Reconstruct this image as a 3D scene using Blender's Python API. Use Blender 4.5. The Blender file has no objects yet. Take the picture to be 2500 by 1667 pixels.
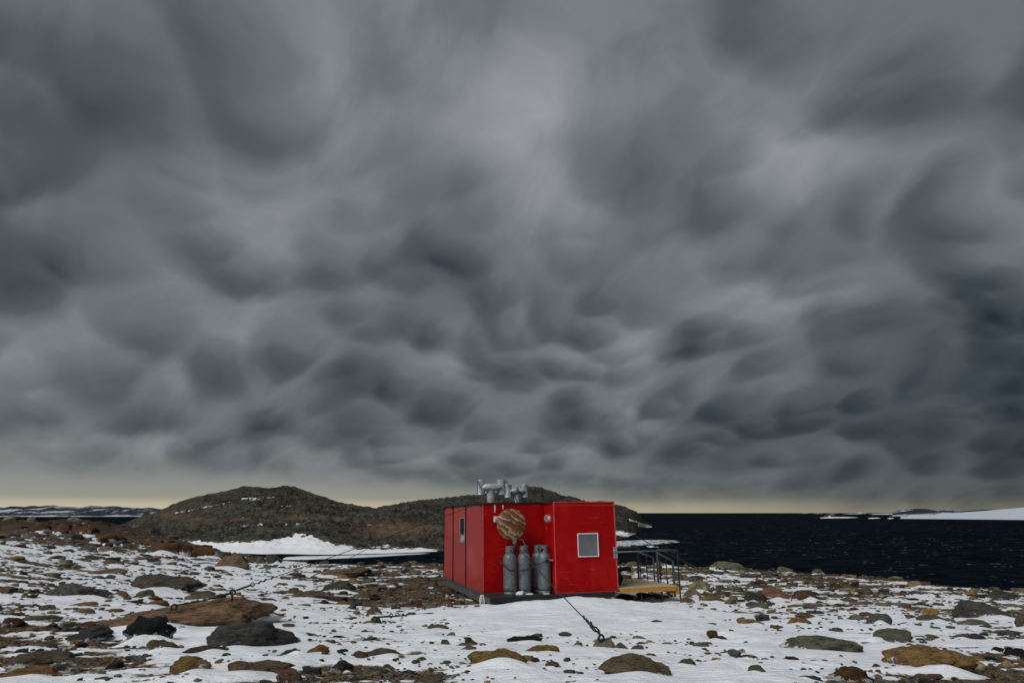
import bpy, math, random
import numpy as np
from mathutils import Vector, Matrix, Euler

sc = bpy.context.scene
# ---------------------------------------------------------------- camera, exposure
F_PX = 1667.0                                  # focal length in photograph pixels (24 mm lens, 2500 px wide)
PITCH = math.atan(418/1667.0)
EYE = 2.62
cam = bpy.data.objects.new('camera', bpy.data.cameras.new('camera')); sc.collection.objects.link(cam); sc.camera = cam
cam.data.sensor_width = 36; cam.data.lens = F_PX/2500*36; cam.location = (0, 0, EYE)
cam.rotation_euler = (math.pi/2+PITCH, 0, 0); cam.data.clip_start = 0.1; cam.data.clip_end = 90000
sc.view_settings.view_transform = 'Standard'; sc.view_settings.look = 'None'
sc.view_settings.exposure = 0.60; sc.view_settings.gamma = 1.0
SUN_EL, SUN_AZ = 46.0, 224.0                   # degrees; azimuth clockwise from the viewing direction
sd = bpy.data.lights.new('sun', 'SUN'); sd.energy = 1.5; sd.angle = math.radians(32); sd.color = (1.0, 0.985, 0.965)
sun = bpy.data.objects.new('sun', sd); sc.collection.objects.link(sun)
_a, _e = math.radians(SUN_AZ), math.radians(SUN_EL)
_d = Vector((math.sin(_a)*math.cos(_e), math.cos(_a)*math.cos(_e), math.sin(_e)))
sun.rotation_euler = (-_d).to_track_quat('-Z', 'Y').to_euler(); sun.location = _d*40
try:
    sc.cycles.max_bounces = 5; sc.cycles.diffuse_bounces = 3; sc.cycles.glossy_bounces = 3
    sc.cycles.use_adaptive_sampling = True; sc.cycles.adaptive_threshold = 0.015
    sc.cycles.use_denoising = True
except Exception: pass

# ---------------------------------------------------------------- node helpers
class X:
    """socket wrapper: arithmetic on these builds Math nodes"""
    nt = None
    def __init__(s, k): s.k = k
    def op(s, o, *a, clamp=False):
        n = X.nt.nodes.new('ShaderNodeMath'); n.operation = o; n.use_clamp = clamp
        for i, v in enumerate((s,)+a):
            if isinstance(v, X): X.nt.links.new(v.k, n.inputs[i])
            else: n.inputs[i].default_value = v
        return X(n.outputs[0])
    def __add__(s, o): return s.op('ADD', o)
    __radd__ = __add__
    def __sub__(s, o): return s.op('SUBTRACT', o)
    def __rsub__(s, o): return (s*-1.0)+o
    def __mul__(s, o): return s.op('MULTIPLY', o)
    __rmul__ = __mul__
    def __truediv__(s, o): return s.op('DIVIDE', o)
    def clamp(s): return s.op('ADD', 0.0, clamp=True)
    def pw(s, e): return s.op('POWER', e)
    def step(s, a, b):                       # smoothstep a..b
        n = X.nt.nodes.new('ShaderNodeMapRange'); n.interpolation_type = 'SMOOTHSTEP'
        X.nt.links.new(s.k, n.inputs[0]); n.inputs[1].default_value = a; n.inputs[2].default_value = b
        return X(n.outputs[0])
def vec(a, b, c=0.0):
    n = X.nt.nodes.new('ShaderNodeCombineXYZ')
    for i, v in enumerate((a, b, c)):
        if isinstance(v, X): X.nt.links.new(v.k, n.inputs[i])
        else: n.inputs[i].default_value = v
    return n.outputs[0]
def sep(k):
    n = X.nt.nodes.new('ShaderNodeSeparateXYZ'); X.nt.links.new(k, n.inputs[0])
    return [X(o) for o in n.outputs]
def noise(a, b, scale=1.0, detail=2.0, rough=0.5, dist=0.0, c=0.0):
    n = X.nt.nodes.new('ShaderNodeTexNoise'); n.noise_dimensions = '3D'
    X.nt.links.new(vec(a, b, c), n.inputs['Vector'])
    n.inputs['Scale'].default_value = scale; n.inputs['Detail'].default_value = detail
    n.inputs['Roughness'].default_value = rough; n.inputs['Distortion'].default_value = dist
    return X(n.outputs[0])
def cells(a, b, scale, smooth=0.25):
    n = X.nt.nodes.new('ShaderNodeTexVoronoi'); n.voronoi_dimensions = '2D'; n.feature = 'SMOOTH_F1'
    X.nt.links.new(vec(a, b), n.inputs['Vector']); n.inputs['Scale'].default_value = scale
    n.inputs['Smoothness'].default_value = smooth
    return X(n.outputs['Distance']), sep(n.outputs['Position'])
def ramp(x, stops, interp='LINEAR'):
    n = X.nt.nodes.new('ShaderNodeValToRGB'); X.nt.links.new(x.k, n.inputs[0]); cr = n.color_ramp; cr.interpolation = interp
    while len(cr.elements) < len(stops): cr.elements.new(0.5)
    for e, (p, c) in zip(cr.elements, stops): e.position = p; e.color = (*c, 1)
    return n.outputs[0]
def mixc(f, a, b, mode='MIX'):
    n = X.nt.nodes.new('ShaderNodeMix'); n.data_type = 'RGBA'; n.blend_type = mode
    for i, v in ((0, f), (6, a), (7, b)):
        if isinstance(v, X): X.nt.links.new(v.k, n.inputs[i])
        elif hasattr(v, 'is_linked'): X.nt.links.new(v, n.inputs[i])
        else: n.inputs[i].default_value = v if i == 0 else (*v, 1)
    return n.outputs[2]
def sky_angle(px, py):                        # direction of a picture point: azimuth from +Y to +X and elevation, radians
    u = (px-1250)/F_PX; v = (833.5-py)/F_PX
    y = math.cos(PITCH)-v*math.sin(PITCH); z = math.sin(PITCH)+v*math.cos(PITCH)
    return math.atan2(u, y), math.atan2(z, math.hypot(u, y))

world = bpy.data.worlds.new('World'); sc.world = world; world.use_nodes = True
nt = world.node_tree; nt.nodes.clear(); X.nt = nt
tc = nt.nodes.new('ShaderNodeTexCoord')
dx, dy, dz = sep(tc.outputs['Generated'])
az = dx.op('ARCTAN2', dy); el = dz.op('ARCSINE')
zc = dz.op('MAXIMUM', 0.0)+0.45
U = dx/zc; V = dy/zc
a0 = math.radians(-35)
q = U*math.cos(a0)-V*math.sin(a0); p = U*math.sin(a0)+V*math.cos(a0)      # across / along the cloud streets
w1 = noise(q, p*0.6, 2.2, 2, 0.5, c=18.1)-0.5; w2 = noise(q, p*0.6, 2.2, 2, 0.5, c=24.7)-0.5
v1 = noise(q, p*0.6, 7.0, 4, 0.55, c=23.1)-0.5; v2 = noise(q, p*0.6, 7.0, 4, 0.55, c=31.1)-0.5
def lobes(a, b, s, r0, r1):
    d, (cx, cy, _) = cells(a, b, s, 0.4)
    loc = (b*s-cy*s)*1.25+0.34                 # each hanging lobe thickens towards its lower rim, with bright gaps between
    return d.step(r1, r0)*loc.clamp()
qa = q+w1*0.22+v1*0.06; pa = p*0.7+w2*0.22+v2*0.06
L1 = lobes(qa+7.7, pa+14.4, 3.0, 0.28, 0.72)
L2 = lobes(qa+w2*0.12+7.0+7.7, pa+w1*0.12, 5.8, 0.28, 0.72)
L3 = lobes(qa+17.0+14.4, pa, 9.5, 0.28, 0.72)
big = noise(q, p*0.7, 1.1, 2, 0.5, c=34.3)
fine = noise(q+w1*0.6+v1*0.1, p*0.6+w2*0.3, 4.2, 7, 0.60, c=38.0)
m1 = noise(q, p*0.8, 1.3, 1, 0.5, c=50.0).step(0.10, 0.5)
m2 = noise(q, p*0.8, 1.7, 1, 0.5, c=47.0).step(0.20, 0.52)
m3 = (el*-1.0).step(-0.80, -0.12)*noise(q, p*0.8, 2.2, 1, 0.5, c=77.0).step(0.20, 0.5)
lum = 0.625+(big-0.5)*0.20-L1*0.22*m1-L2*0.28*m2-L3*0.24*m3+(fine-0.5)*0.44
def spot(px, py, rx, ry, amp, rot=0.0):       # a broad thin (+) or thick (-) place in the cloud deck
    global lum
    a, e = sky_angle(px, py); k = 1/F_PX
    da = (az-a)*math.cos(e)+w1*0.10; de = el-e+w2*0.07
    c, s = math.cos(rot), math.sin(rot)
    g1 = (da*c+de*s)/(rx*k); g2 = (de*c-da*s)/(ry*k)
    lum = lum+((g1*g1+g2*g2)*-1.0).op('EXPONENT')*amp
SPOTS = [(1300,200,240,170,.18,0),(1000,320,500,300,.04,0),(1850,430,200,150,.09,0.6),(1650,830,330,160,.06,0.5),(330,400,170,110,.06,0),
         (-60,160,420,420,-.09,0),(2520,250,300,600,-.09,0),(2250,1060,650,210,-.17,0),(0,850,260,300,-.03,0),(2520,1080,260,260,-.08,0),(1500,1150,900,60,-.05,0)]
for s_ in SPOTS: spot(*s_)
cloud = ramp(lum.clamp(), [(0.0,(.012,.018,.024)),(0.2,(.036,.045,.053)),(0.4,(.078,.090,.098)),(0.55,(.134,.146,.156)),(0.75,(.255,.268,.28)),(1.0,(.48,.48,.485))])
# clear strip under the cloud deck, higher on the left
deck = (az*-0.045+0.036)+w1*0.03+(fine-0.5)*0.035+v1*0.02
clear = (el-deck).step(0.024, -0.024)
strip = ramp((el*(1/0.12)).clamp(), [(0.0,(.50,.445,.32)),(0.09,(.43,.39,.285)),(0.17,(.265,.265,.23)),(0.4,(.205,.215,.208)),(1.0,(.13,.14,.15))])
dim = ramp((az*0.62+0.45).clamp(), [(0.0,(1,1,1)),(0.3,(.95,.95,.95)),(0.6,(.66,.66,.66)),(0.75,(.42,.43,.45)),(0.9,(.24,.26,.29))])
strip = mixc(1.0, strip, dim, 'MULTIPLY')
col = mixc(clear, cloud, strip)
nish = nt.nodes.new('ShaderNodeTexSky'); nish.sky_type = 'NISHITA'; nish.sun_disc = False
nish.sun_elevation = math.radians(SUN_EL); nish.sun_rotation = math.radians(SUN_AZ)
b1 = nt.nodes.new('ShaderNodeBackground'); nt.links.new(nish.outputs[0], b1.inputs[0]); b1.inputs[1].default_value = 0.05
b2 = nt.nodes.new('ShaderNodeBackground'); nt.links.new(col, b2.inputs[0]); b2.inputs[1].default_value = 0.78
mx = nt.nodes.new('ShaderNodeMixShader'); mx.inputs[0].default_value = 0.97
nt.links.new(b1.outputs[0], mx.inputs[1]); nt.links.new(b2.outputs[0], mx.inputs[2])
world.cycles.sampling_method = 'MANUAL'; world.cycles.sample_map_resolution = 256
wo = nt.nodes.new('ShaderNodeOutputWorld'); nt.links.new(mx.outputs[0], wo.inputs[0])




# ================================================================ general helpers
C = sc.collection
def tag(o, label=None, cat=None, group=None, kind=None):
    for k, v in (('label', label), ('category', cat), ('group', group), ('kind', kind)):
        if v: o[k] = v
    return o
def empty(name, loc=(0,0,0), rot=(0,0,0)):
    o = bpy.data.objects.new(name, None); C.objects.link(o); o.location = loc; o.rotation_euler = rot; o.empty_display_size = .1
    return o
def grid_mesh(name, P, wrap=False):
    """P: (n,m,3) grid of points -> mesh of quads"""
    n, m, _ = P.shape
    idx = np.arange(n*m).reshape(n, m)
    if wrap: idx = np.vstack([idx, idx[:1]])
    a, b, c, d = idx[:-1,:-1], idx[1:,:-1], idx[1:,1:], idx[:-1,1:]
    f = np.stack([a, b, c, d], -1).reshape(-1, 4)
    return np_mesh(name, P.reshape(-1, 3), f)
def np_mesh(name, V, Fa, smooth=True):
    me = bpy.data.meshes.new(name); V = np.asarray(V, np.float32); Fa = np.asarray(Fa, np.int32); k = Fa.shape[1]
    me.vertices.add(len(V)); me.vertices.foreach_set('co', V.ravel())
    me.loops.add(Fa.size); me.loops.foreach_set('vertex_index', Fa.ravel())
    me.polygons.add(len(Fa)); me.polygons.foreach_set('loop_start', np.arange(0, Fa.size, k, dtype=np.int32))
    me.polygons.foreach_set('loop_total', np.full(len(Fa), k, np.int32))
    me.polygons.foreach_set('use_smooth', np.full(len(Fa), smooth))
    me.update(); me.validate(); return me
def attr(me, name, vals):
    a = me.attributes.new(name, 'FLOAT', 'POINT'); a.data.foreach_set('value', np.asarray(vals, np.float32).ravel())
def attr_col(me, name, cols):
    a = me.attributes.new(name, 'FLOAT_COLOR', 'POINT'); c = np.ones((len(cols), 4), np.float32); c[:, :3] = cols
    a.data.foreach_set('color', c.ravel())
def link(name, me, mat, parent=None):
    o = bpy.data.objects.new(name, me); C.objects.link(o)
    if mat and not me.materials: me.materials.append(mat)
    if parent: o.parent = parent
    return o
class MB:
    """collects boxes, tubes and lathed shapes for one mesh"""
    def __init__(s): s.v = []; s.f = []; s.sm = []
    def add(s, v, f, smooth=False):
        o = len(s.v); s.v += [tuple(p) for p in v]; s.f += [tuple(i+o for i in q) for q in f]; s.sm += [smooth]*len(f); return s
    def box(s, x0, x1, y0, y1, z0, z1, b=0.0):
        if b <= 0:
            v = [(x, y, z) for z in (z0, z1) for y in (y0, y1) for x in (x0, x1)]
            return s.add(v, [(0,2,3,1),(4,5,7,6),(0,1,5,4),(2,6,7,3),(0,4,6,2),(1,3,7,5)])
        # chamfered box: three slabs' corners, 24 vertices
        v = []; key = {}
        X_, Y_, Z_ = (x0, x1), (y0, y1), (z0, z1)
        for i in (0,1):
            for j in (0,1):
                for k in (0,1):
                    sx, sy, sz = (1 if i == 0 else -1), (1 if j == 0 else -1), (1 if k == 0 else -1)
                    for a in range(3):
                        p = [X_[i]+sx*b, Y_[j]+sy*b, Z_[k]+sz*b]; p[a] = (X_, Y_, Z_)[a][(i, j, k)[a]]
                        key[i,j,k,a] = len(v); v.append(p)
        f = []
        for a in range(3):
            b1, b2 = (a+1) % 3, (a+2) % 3
            for e in (0,1):
                q = []
                for u, w in ((0,0),(1,0),(1,1),(0,1)):
                    t = [0,0,0]; t[a] = e; t[b1] = u; t[b2] = w; q.append(key[t[0],t[1],t[2],a])
                f.append(q if e else q[::-1])
            for u in (0,1):
                for w in (0,1):                 # edge along a
                    t0 = [0,0,0]; t0[b1] = u; t0[b2] = w; t1 = list(t0); t1[a] = 1
                    q = [key[(*t0, b1)], key[(*t1, b1)], key[(*t1, b2)], key[(*t0, b2)]]
                    f.append(q if (u == w) else q[::-1])
        for i in (0,1):
            for j in (0,1):
                for k in (0,1):
                    q = [key[i,j,k,0], key[i,j,k,1], key[i,j,k,2]]
                    f.append(q if (i+j+k) % 2 else q[::-1])
        return s.add(v, f)
    def tube(s, pts, r, n=8, cap=True, smooth=True):
        pts = [Vector(p) for p in pts]; m = len(pts); rs = r if hasattr(r, '__len__') else [r]*m
        ref = None; v = []
        for i, p in enumerate(pts):
            t = (pts[min(i+1, m-1)]-pts[max(i-1, 0)]).normalized()
            if ref is None: ref = Vector((0,0,1)) if abs(t.z) < .9 else Vector((1,0,0))
            u = t.cross(ref).normalized(); w = u.cross(t).normalized(); ref = w
            v += [p+(u*math.cos(2*math.pi*k/n)+w*math.sin(2*math.pi*k/n))*rs[i] for k in range(n)]
        f = [(i*n+k, i*n+(k+1) % n, (i+1)*n+(k+1) % n, (i+1)*n+k) for i in range(m-1) for k in range(n)]
        if cap: f += [tuple(range(n))[::-1], tuple(range((m-1)*n, m*n))]
        return s.add(v, f, smooth)
    def lathe(s, prof, n=24, c=(0,0,0), smooth=True):
        v = [(c[0]+r*math.cos(2*math.pi*k/n), c[1]+r*math.sin(2*math.pi*k/n), c[2]+z) for r, z in prof for k in range(n)]
        m = len(prof)
        f = [(i*n+k, i*n+(k+1) % n, (i+1)*n+(k+1) % n, (i+1)*n+k) for i in range(m-1) for k in range(n)]
        return s.add(v, f, smooth)
    def ring(s, c, R, r, normal=(0,1,0), n=16, a0=0, a1=2*math.pi):
        nv = Vector(normal).normalized(); u = nv.orthogonal().normalized(); w = nv.cross(u)
        k = n if a1-a0 < 6.28 else n
        pts = [Vector(c)+(u*math.cos(a0+(a1-a0)*i/k)+w*math.sin(a0+(a1-a0)*i/k))*R for i in range(k+1)]
        return s.tube(pts, r, 7)
    def build(s, name, mat, parent=None, smooth_angle=True):
        me = bpy.data.meshes.new(name); me.from_pydata(s.v, [], s.f); me.polygons.foreach_set('use_smooth', s.sm)
        me.update(); return link(name, me, mat, parent)

# ---------------------------------------------------------------- picture point -> place
cP, sP = math.cos(PITCH), math.sin(PITCH)
def ray(px, py):
    u = (px-1250)/F_PX; v = (833.5-py)/F_PX
    return np.array([u, cP-v*sP, sP+v*cP])
def at_z(px, py, z):                            # where the line of sight meets the level z
    r = ray(px, py); return np.array([0, 0, EYE])+r*((z-EYE)/r[2])
def at_d(px, py, D):                            # ... reaches the horizontal distance D
    r = ray(px, py); return np.array([0, 0, EYE])+r*(D/math.hypot(r[0], r[1]))
def to_px(P):
    P = np.asarray(P, float); d = P-np.array([0, 0, EYE]); f = d[..., 1]*cP+d[..., 2]*sP
    return 1250+F_PX*d[..., 0]/f, 833.5-F_PX*(-d[..., 1]*sP+d[..., 2]*cP)/f

# ---------------------------------------------------------------- numpy noise
_rs = np.random.RandomState(7)
_perm = np.concatenate([_rs.permutation(256)]*3); _g2 = _rs.randn(256, 2); _g2 /= np.linalg.norm(_g2, axis=1)[:, None]
_g3 = _rs.randn(256, 3); _g3 /= np.linalg.norm(_g3, axis=1)[:, None]
def _fade(t): return t*t*t*(t*(t*6-15)+10)
def pn2(x, y):
    xi = np.floor(x).astype(int); yi = np.floor(y).astype(int); xf = x-xi; yf = y-yi; xi &= 255; yi &= 255
    def g(ix, iy, dx, dy):
        h = _g2[_perm[_perm[ix & 255]+(iy & 255)]]; return h[..., 0]*dx+h[..., 1]*dy
    u, v = _fade(xf), _fade(yf)
    a = g(xi, yi, xf, yf); b = g(xi+1, yi, xf-1, yf); c = g(xi, yi+1, xf, yf-1); d = g(xi+1, yi+1, xf-1, yf-1)
    return ((a+(b-a)*u)+((c+(d-c)*u)-(a+(b-a)*u))*v)*1.5
def fbm2(x, y, o=4, g=.5, l=2.03):
    s = 0; a = 1; t = 0
    for i in range(o): s = s+a*pn2(x+17.3*i, y-9.1*i); t += a; a *= g; x = x*l; y = y*l
    return s/t*1.4
def pn3(p):
    i = np.floor(p).astype(int); f = p-i; u = _fade(f); r = 0
    for dx in (0,1):
        for dy in (0,1):
            for dz in (0,1):
                h = _g3[_perm[_perm[_perm[(i[:,0]+dx) & 255]+((i[:,1]+dy) & 255)]+((i[:,2]+dz) & 255)]]
                w = (u[:,0] if dx else 1-u[:,0])*(u[:,1] if dy else 1-u[:,1])*(u[:,2] if dz else 1-u[:,2])
                r = r+w*(h*(f-np.array([dx, dy, dz]))).sum(1)
    return r*1.5
def sstep(x, a, b):
    t = np.clip((x-a)/(b-a), 0, 1); return t*t*(3-2*t)

# ================================================================ materials
def mat(name):
    m = bpy.data.materials.new(name); m.use_nodes = True; X.nt = m.node_tree
    b = X.nt.nodes['Principled BSDF']; return m, b
def setb(b, **k):
    for n, v in k.items():
        s = b.inputs[n.replace('_', ' ')]
        if isinstance(v, X): X.nt.links.new(v.k, s)
        elif hasattr(v, 'is_linked'): X.nt.links.new(v, s)
        else: s.default_value = (*v, 1) if isinstance(v, tuple) and len(v) == 3 else v
def coord(kind='Object'):
    n = X.nt.nodes.new('ShaderNodeTexCoord'); return n.outputs[kind]
def tnoise(vecsock, scale, detail=3, rough=.55, dist=0, out=0):
    n = X.nt.nodes.new('ShaderNodeTexNoise'); X.nt.links.new(vecsock, n.inputs['Vector']); n.inputs['Scale'].default_value = scale
    n.inputs['Detail'].default_value = detail; n.inputs['Roughness'].default_value = rough; n.inputs['Distortion'].default_value = dist
    return X(n.outputs[0]) if out == 0 else n.outputs[1]
def tvor(vecsock, scale, feature='F1', out='Distance'):
    n = X.nt.nodes.new('ShaderNodeTexVoronoi'); n.feature = feature; X.nt.links.new(vecsock, n.inputs['Vector']); n.inputs['Scale'].default_value = scale
    return X(n.outputs[out]) if out == 'Distance' else n.outputs[out]
def scaled(vecsock, s, rot=(0,0,0)):
    n = X.nt.nodes.new('ShaderNodeMapping'); X.nt.links.new(vecsock, n.inputs[0]); n.inputs[3].default_value = s; n.inputs[2].default_value = rot
    return n.outputs[0]
def bump(h, strength=.4, dist=.02):
    n = X.nt.nodes.new('ShaderNodeBump'); X.nt.links.new(h.k, n.inputs['Height']); n.inputs['Strength'].default_value = strength; n.inputs['Distance'].default_value = dist
    return n.outputs[0]
def getattr_(name, color=False):
    n = X.nt.nodes.new('ShaderNodeAttribute'); n.attribute_name = name
    return n.outputs['Color'] if color else X(n.outputs['Fac'])

def simple(name, col, rough=.6, metal=0.0, var=.25, scale=6.0, bmp=.15):
    m, b = mat(name); co = coord(); n = tnoise(co, scale, 4); n2 = tnoise(co, scale*7, 3)
    f = (n*.7+n2*.3)
    lo = tuple(c*(1-var) for c in col); hi = tuple(min(1, c*(1+var)) for c in col)
    setb(b, Base_Color=ramp(f, [(.3, lo), (.7, hi)]), Roughness=(n2*.25+rough-.12), Metallic=metal, Normal=bump(n2, bmp, .01))
    return m

def rock_mat(name, vertex=False):
    m, b = mat(name); co = coord(); zl = sep(co)[2]
    if vertex: base = getattr_('tint', True)
    else:
        oi = X.nt.nodes.new('ShaderNodeObjectInfo'); base = oi.outputs['Color']
        va = X.nt.nodes.new('ShaderNodeVectorMath'); va.operation = 'ADD'
        cx = X.nt.nodes.new('ShaderNodeCombineXYZ'); r40 = X(oi.outputs['Random'])*40.0
        for i in range(3): X.nt.links.new(r40.k, cx.inputs[i])
        X.nt.links.new(co, va.inputs[0]); X.nt.links.new(cx.outputs[0], va.inputs[1]); co = va.outputs[0]
    n1 = tnoise(co, 2.2, 4, .6); n2 = tnoise(co, 14, 5, .7); n3 = tnoise(scaled(co, (1, 1, 4), (.5, .3, 0)), 5, 3, .6)
    sp = tnoise(co, 60, 2, .6)
    lum = ((n1-.5)*2.2+(n2-.5)*3.0+(n3-.5)*1.8+(sp-.5)*1.8+1.0).op('MAXIMUM', .25)
    sh = X.nt.nodes.new('ShaderNodeMix'); sh.data_type = 'RGBA'; sh.blend_type = 'MULTIPLY'; sh.inputs[0].default_value = 1
    X.nt.links.new(base, sh.inputs[6]); X.nt.links.new(vec(lum, lum, lum), sh.inputs[7])
    lich = tnoise(co, 3.3, 5, .7).step(.58, .70)
    c = mixc(lich*.35, sh.outputs[2], (.045, .045, .040))
    pale = tnoise(co, 7.7, 4, .7).step(.62, .72)
    c = mixc(pale*.30, c, (.24, .22, .18))
    if not vertex:
        rag = tnoise(scaled(co, (5, 5, 1.6)), 2.2, 4, .65)
        pack = (zl*-1.0+(tnoise(co, 1.3, 2)-.5)*2.2+(rag-.5)*1.3-.05).step(.0, .10)
        c = mixc(pack, c, (.80, .825, .86))
    setb(b, Base_Color=c, Roughness=.9, Normal=bump(n2*.7+sp*.3, .9, .11)); b.inputs['Specular IOR Level'].default_value = .25
    return m
ROCK = rock_mat('rock'); RUBBLE = rock_mat('rubble_rock', True)

def snow_mat():
    m, b = mat('snow'); co = coord(); st = scaled(co, (.6, 2.6, 1), (0, 0, math.radians(-8)))
    n1 = tnoise(st, 1.6, 5, .6); n2 = tnoise(st, 9, 4, .6); n3 = tnoise(co, 40, 3, .6)
    dirt = tnoise(co, 22, 4, .75).step(.70, .80)*tnoise(co, 1.1, 2).step(.50, .70)
    c = ramp(n1*.5+n2*.5, [(.36, (.72, .765, .83)), (.5, (.83, .855, .895)), (.62, (.88, .895, .92))])
    c = mixc(dirt*.25, c, (.22, .19, .15))
    thin = (getattr_('thick')*30.0+(n2-.5)*1.1+(n3-.5)*.9).step(.05, .75)
    c = mixc(1.0-thin, c, (.17, .135, .095))
    setb(b, Base_Color=c, Roughness=.75, Normal=bump(n1*.55+n2*.33+n3*.12, .8, .16)); b.inputs['Specular IOR Level'].default_value = .2
    return m
SNOW = snow_mat()
def gravel_mat():
    m, b = mat('gravel'); co = coord()
    cell = tvor(co, 22, out='Color'); d = tvor(co, 22); cell2 = tvor(co, 60, out='Color')
    pick = X(sep(cell)[0].k); pick2 = sep(cell2)[1]
    c1 = ramp(pick*.65+pick2*.35, [(.15, (.035, .032, .028)), (.35, (.10, .070, .042)), (.5, (.17, .105, .050)), (.62, (.085, .078, .065)), (.8, (.16, .125, .08)), (.95, (.22, .18, .13))])
    n = tnoise(co, .9, 4)
    c = mixc(n.step(.45, .65)*.45, c1, (.075, .046, .024))
    rust = getattr_('rust'); c = mixc(rust*.8, c, (.040, .022, .011))
    setb(b, Base_Color=c, Roughness=.95, Normal=bump((1.0-d*1.4)*.7+tnoise(co, 90, 3)*.3, 1.0, .05)); b.inputs['Specular IOR Level'].default_value = .2
    return m
GRAVEL = gravel_mat()
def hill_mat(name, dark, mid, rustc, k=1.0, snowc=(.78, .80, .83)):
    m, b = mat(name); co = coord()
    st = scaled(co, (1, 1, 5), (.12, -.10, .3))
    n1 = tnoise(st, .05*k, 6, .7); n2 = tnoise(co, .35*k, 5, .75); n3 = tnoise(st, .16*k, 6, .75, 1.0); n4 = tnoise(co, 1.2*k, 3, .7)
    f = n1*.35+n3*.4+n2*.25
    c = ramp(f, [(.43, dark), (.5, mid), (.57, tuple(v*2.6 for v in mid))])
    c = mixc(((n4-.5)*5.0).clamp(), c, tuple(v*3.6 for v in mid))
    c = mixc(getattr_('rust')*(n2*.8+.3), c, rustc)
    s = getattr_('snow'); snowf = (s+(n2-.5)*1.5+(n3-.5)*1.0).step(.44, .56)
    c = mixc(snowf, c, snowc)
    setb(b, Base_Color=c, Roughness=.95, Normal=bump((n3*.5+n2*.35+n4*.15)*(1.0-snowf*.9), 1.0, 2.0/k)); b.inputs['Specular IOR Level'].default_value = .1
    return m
HILL = hill_mat('hill_rock', (.007, .007, .006), (.036, .034, .026), (.19, .118, .078))
FARHILL = hill_mat('far_rock', (.012, .015, .024), (.022, .024, .034), (.06, .05, .05), .25, (.52, .58, .64))  # snow colour dimmed to grey-blue: cloud shadow on the far land painted in
def sea_mat():
    m, b = mat('sea_water'); co = coord('Object')
    st = scaled(co, (.55, 1, 1), (0, 0, math.radians(12)))
    w1 = tnoise(st, .22, 4, .6); w2 = tnoise(st, .9, 3, .6); w3 = tnoise(st, .03, 3, .55)
    wc = (tnoise(scaled(co, (.6, 1.2, 1), (0, 0, .2)), .45, 4, .62)+(w3-.5)*.14).step(.672, .71)
    far = tnoise(co, .004, 3, .5)
    c = ramp(far, [(.3, (.0014, .0027, .0052)), (.7, (.0028, .0048, .0085))])
    c = mixc(wc*.7, c, (.55, .6, .63))
    nrm = bump(w1*.6+w2*.25+w3*.3, 1.0, 1.6); nt_ = X.nt; nt_.nodes.remove(b)
    df = nt_.nodes.new('ShaderNodeBsdfDiffuse'); gl = nt_.nodes.new('ShaderNodeBsdfGlossy'); gl.inputs['Roughness'].default_value = .30; gl.inputs['Color'].default_value = (.75, .88, 1, 1)
    nt_.links.new(c, df.inputs['Color']); nt_.links.new(nrm, df.inputs['Normal']); nt_.links.new(nrm, gl.inputs['Normal'])
    ms_ = nt_.nodes.new('ShaderNodeMixShader'); nt_.links.new(((w1-.5)*.12+(w2-.5)*.09+.020).clamp().k, ms_.inputs[0]); nt_.links.new(df.outputs[0], ms_.inputs[1]); nt_.links.new(gl.outputs[0], ms_.inputs[2])
    nt_.links.new(ms_.outputs[0], nt_.nodes['Material Output'].inputs['Surface'])
    return m
SEA = sea_mat()
def ice_mat(name, col):
    m, b = mat(name); co = coord(); n = tnoise(co, .4, 5, .65); n2 = tnoise(co, 2.5, 3)
    setb(b, Base_Color=ramp(n, [(.35, tuple(v*.86 for v in col)), (.6, col)]), Roughness=.7, Normal=bump(n*.6+n2*.4, .6, .4)); return m
def spit_mat():
    m, b = mat('snowy_shore_rock'); co = coord(); n = tnoise(co, .35, 5, .7); n2 = tnoise(co, 1.3, 4, .7)
    f = (n*.6+n2*.4).step(.46, .52)
    setb(b, Base_Color=mixc(f, (.025, .023, .020), (.76, .79, .82)), Roughness=.85, Normal=bump(n*.6+n2*.4, .8, .6)); return m
SPIT = spit_mat()
ICE = ice_mat('sea_ice', (.78, .81, .84)); BLUEICE = ice_mat('blue_ice', (.46, .72, .76))

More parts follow.
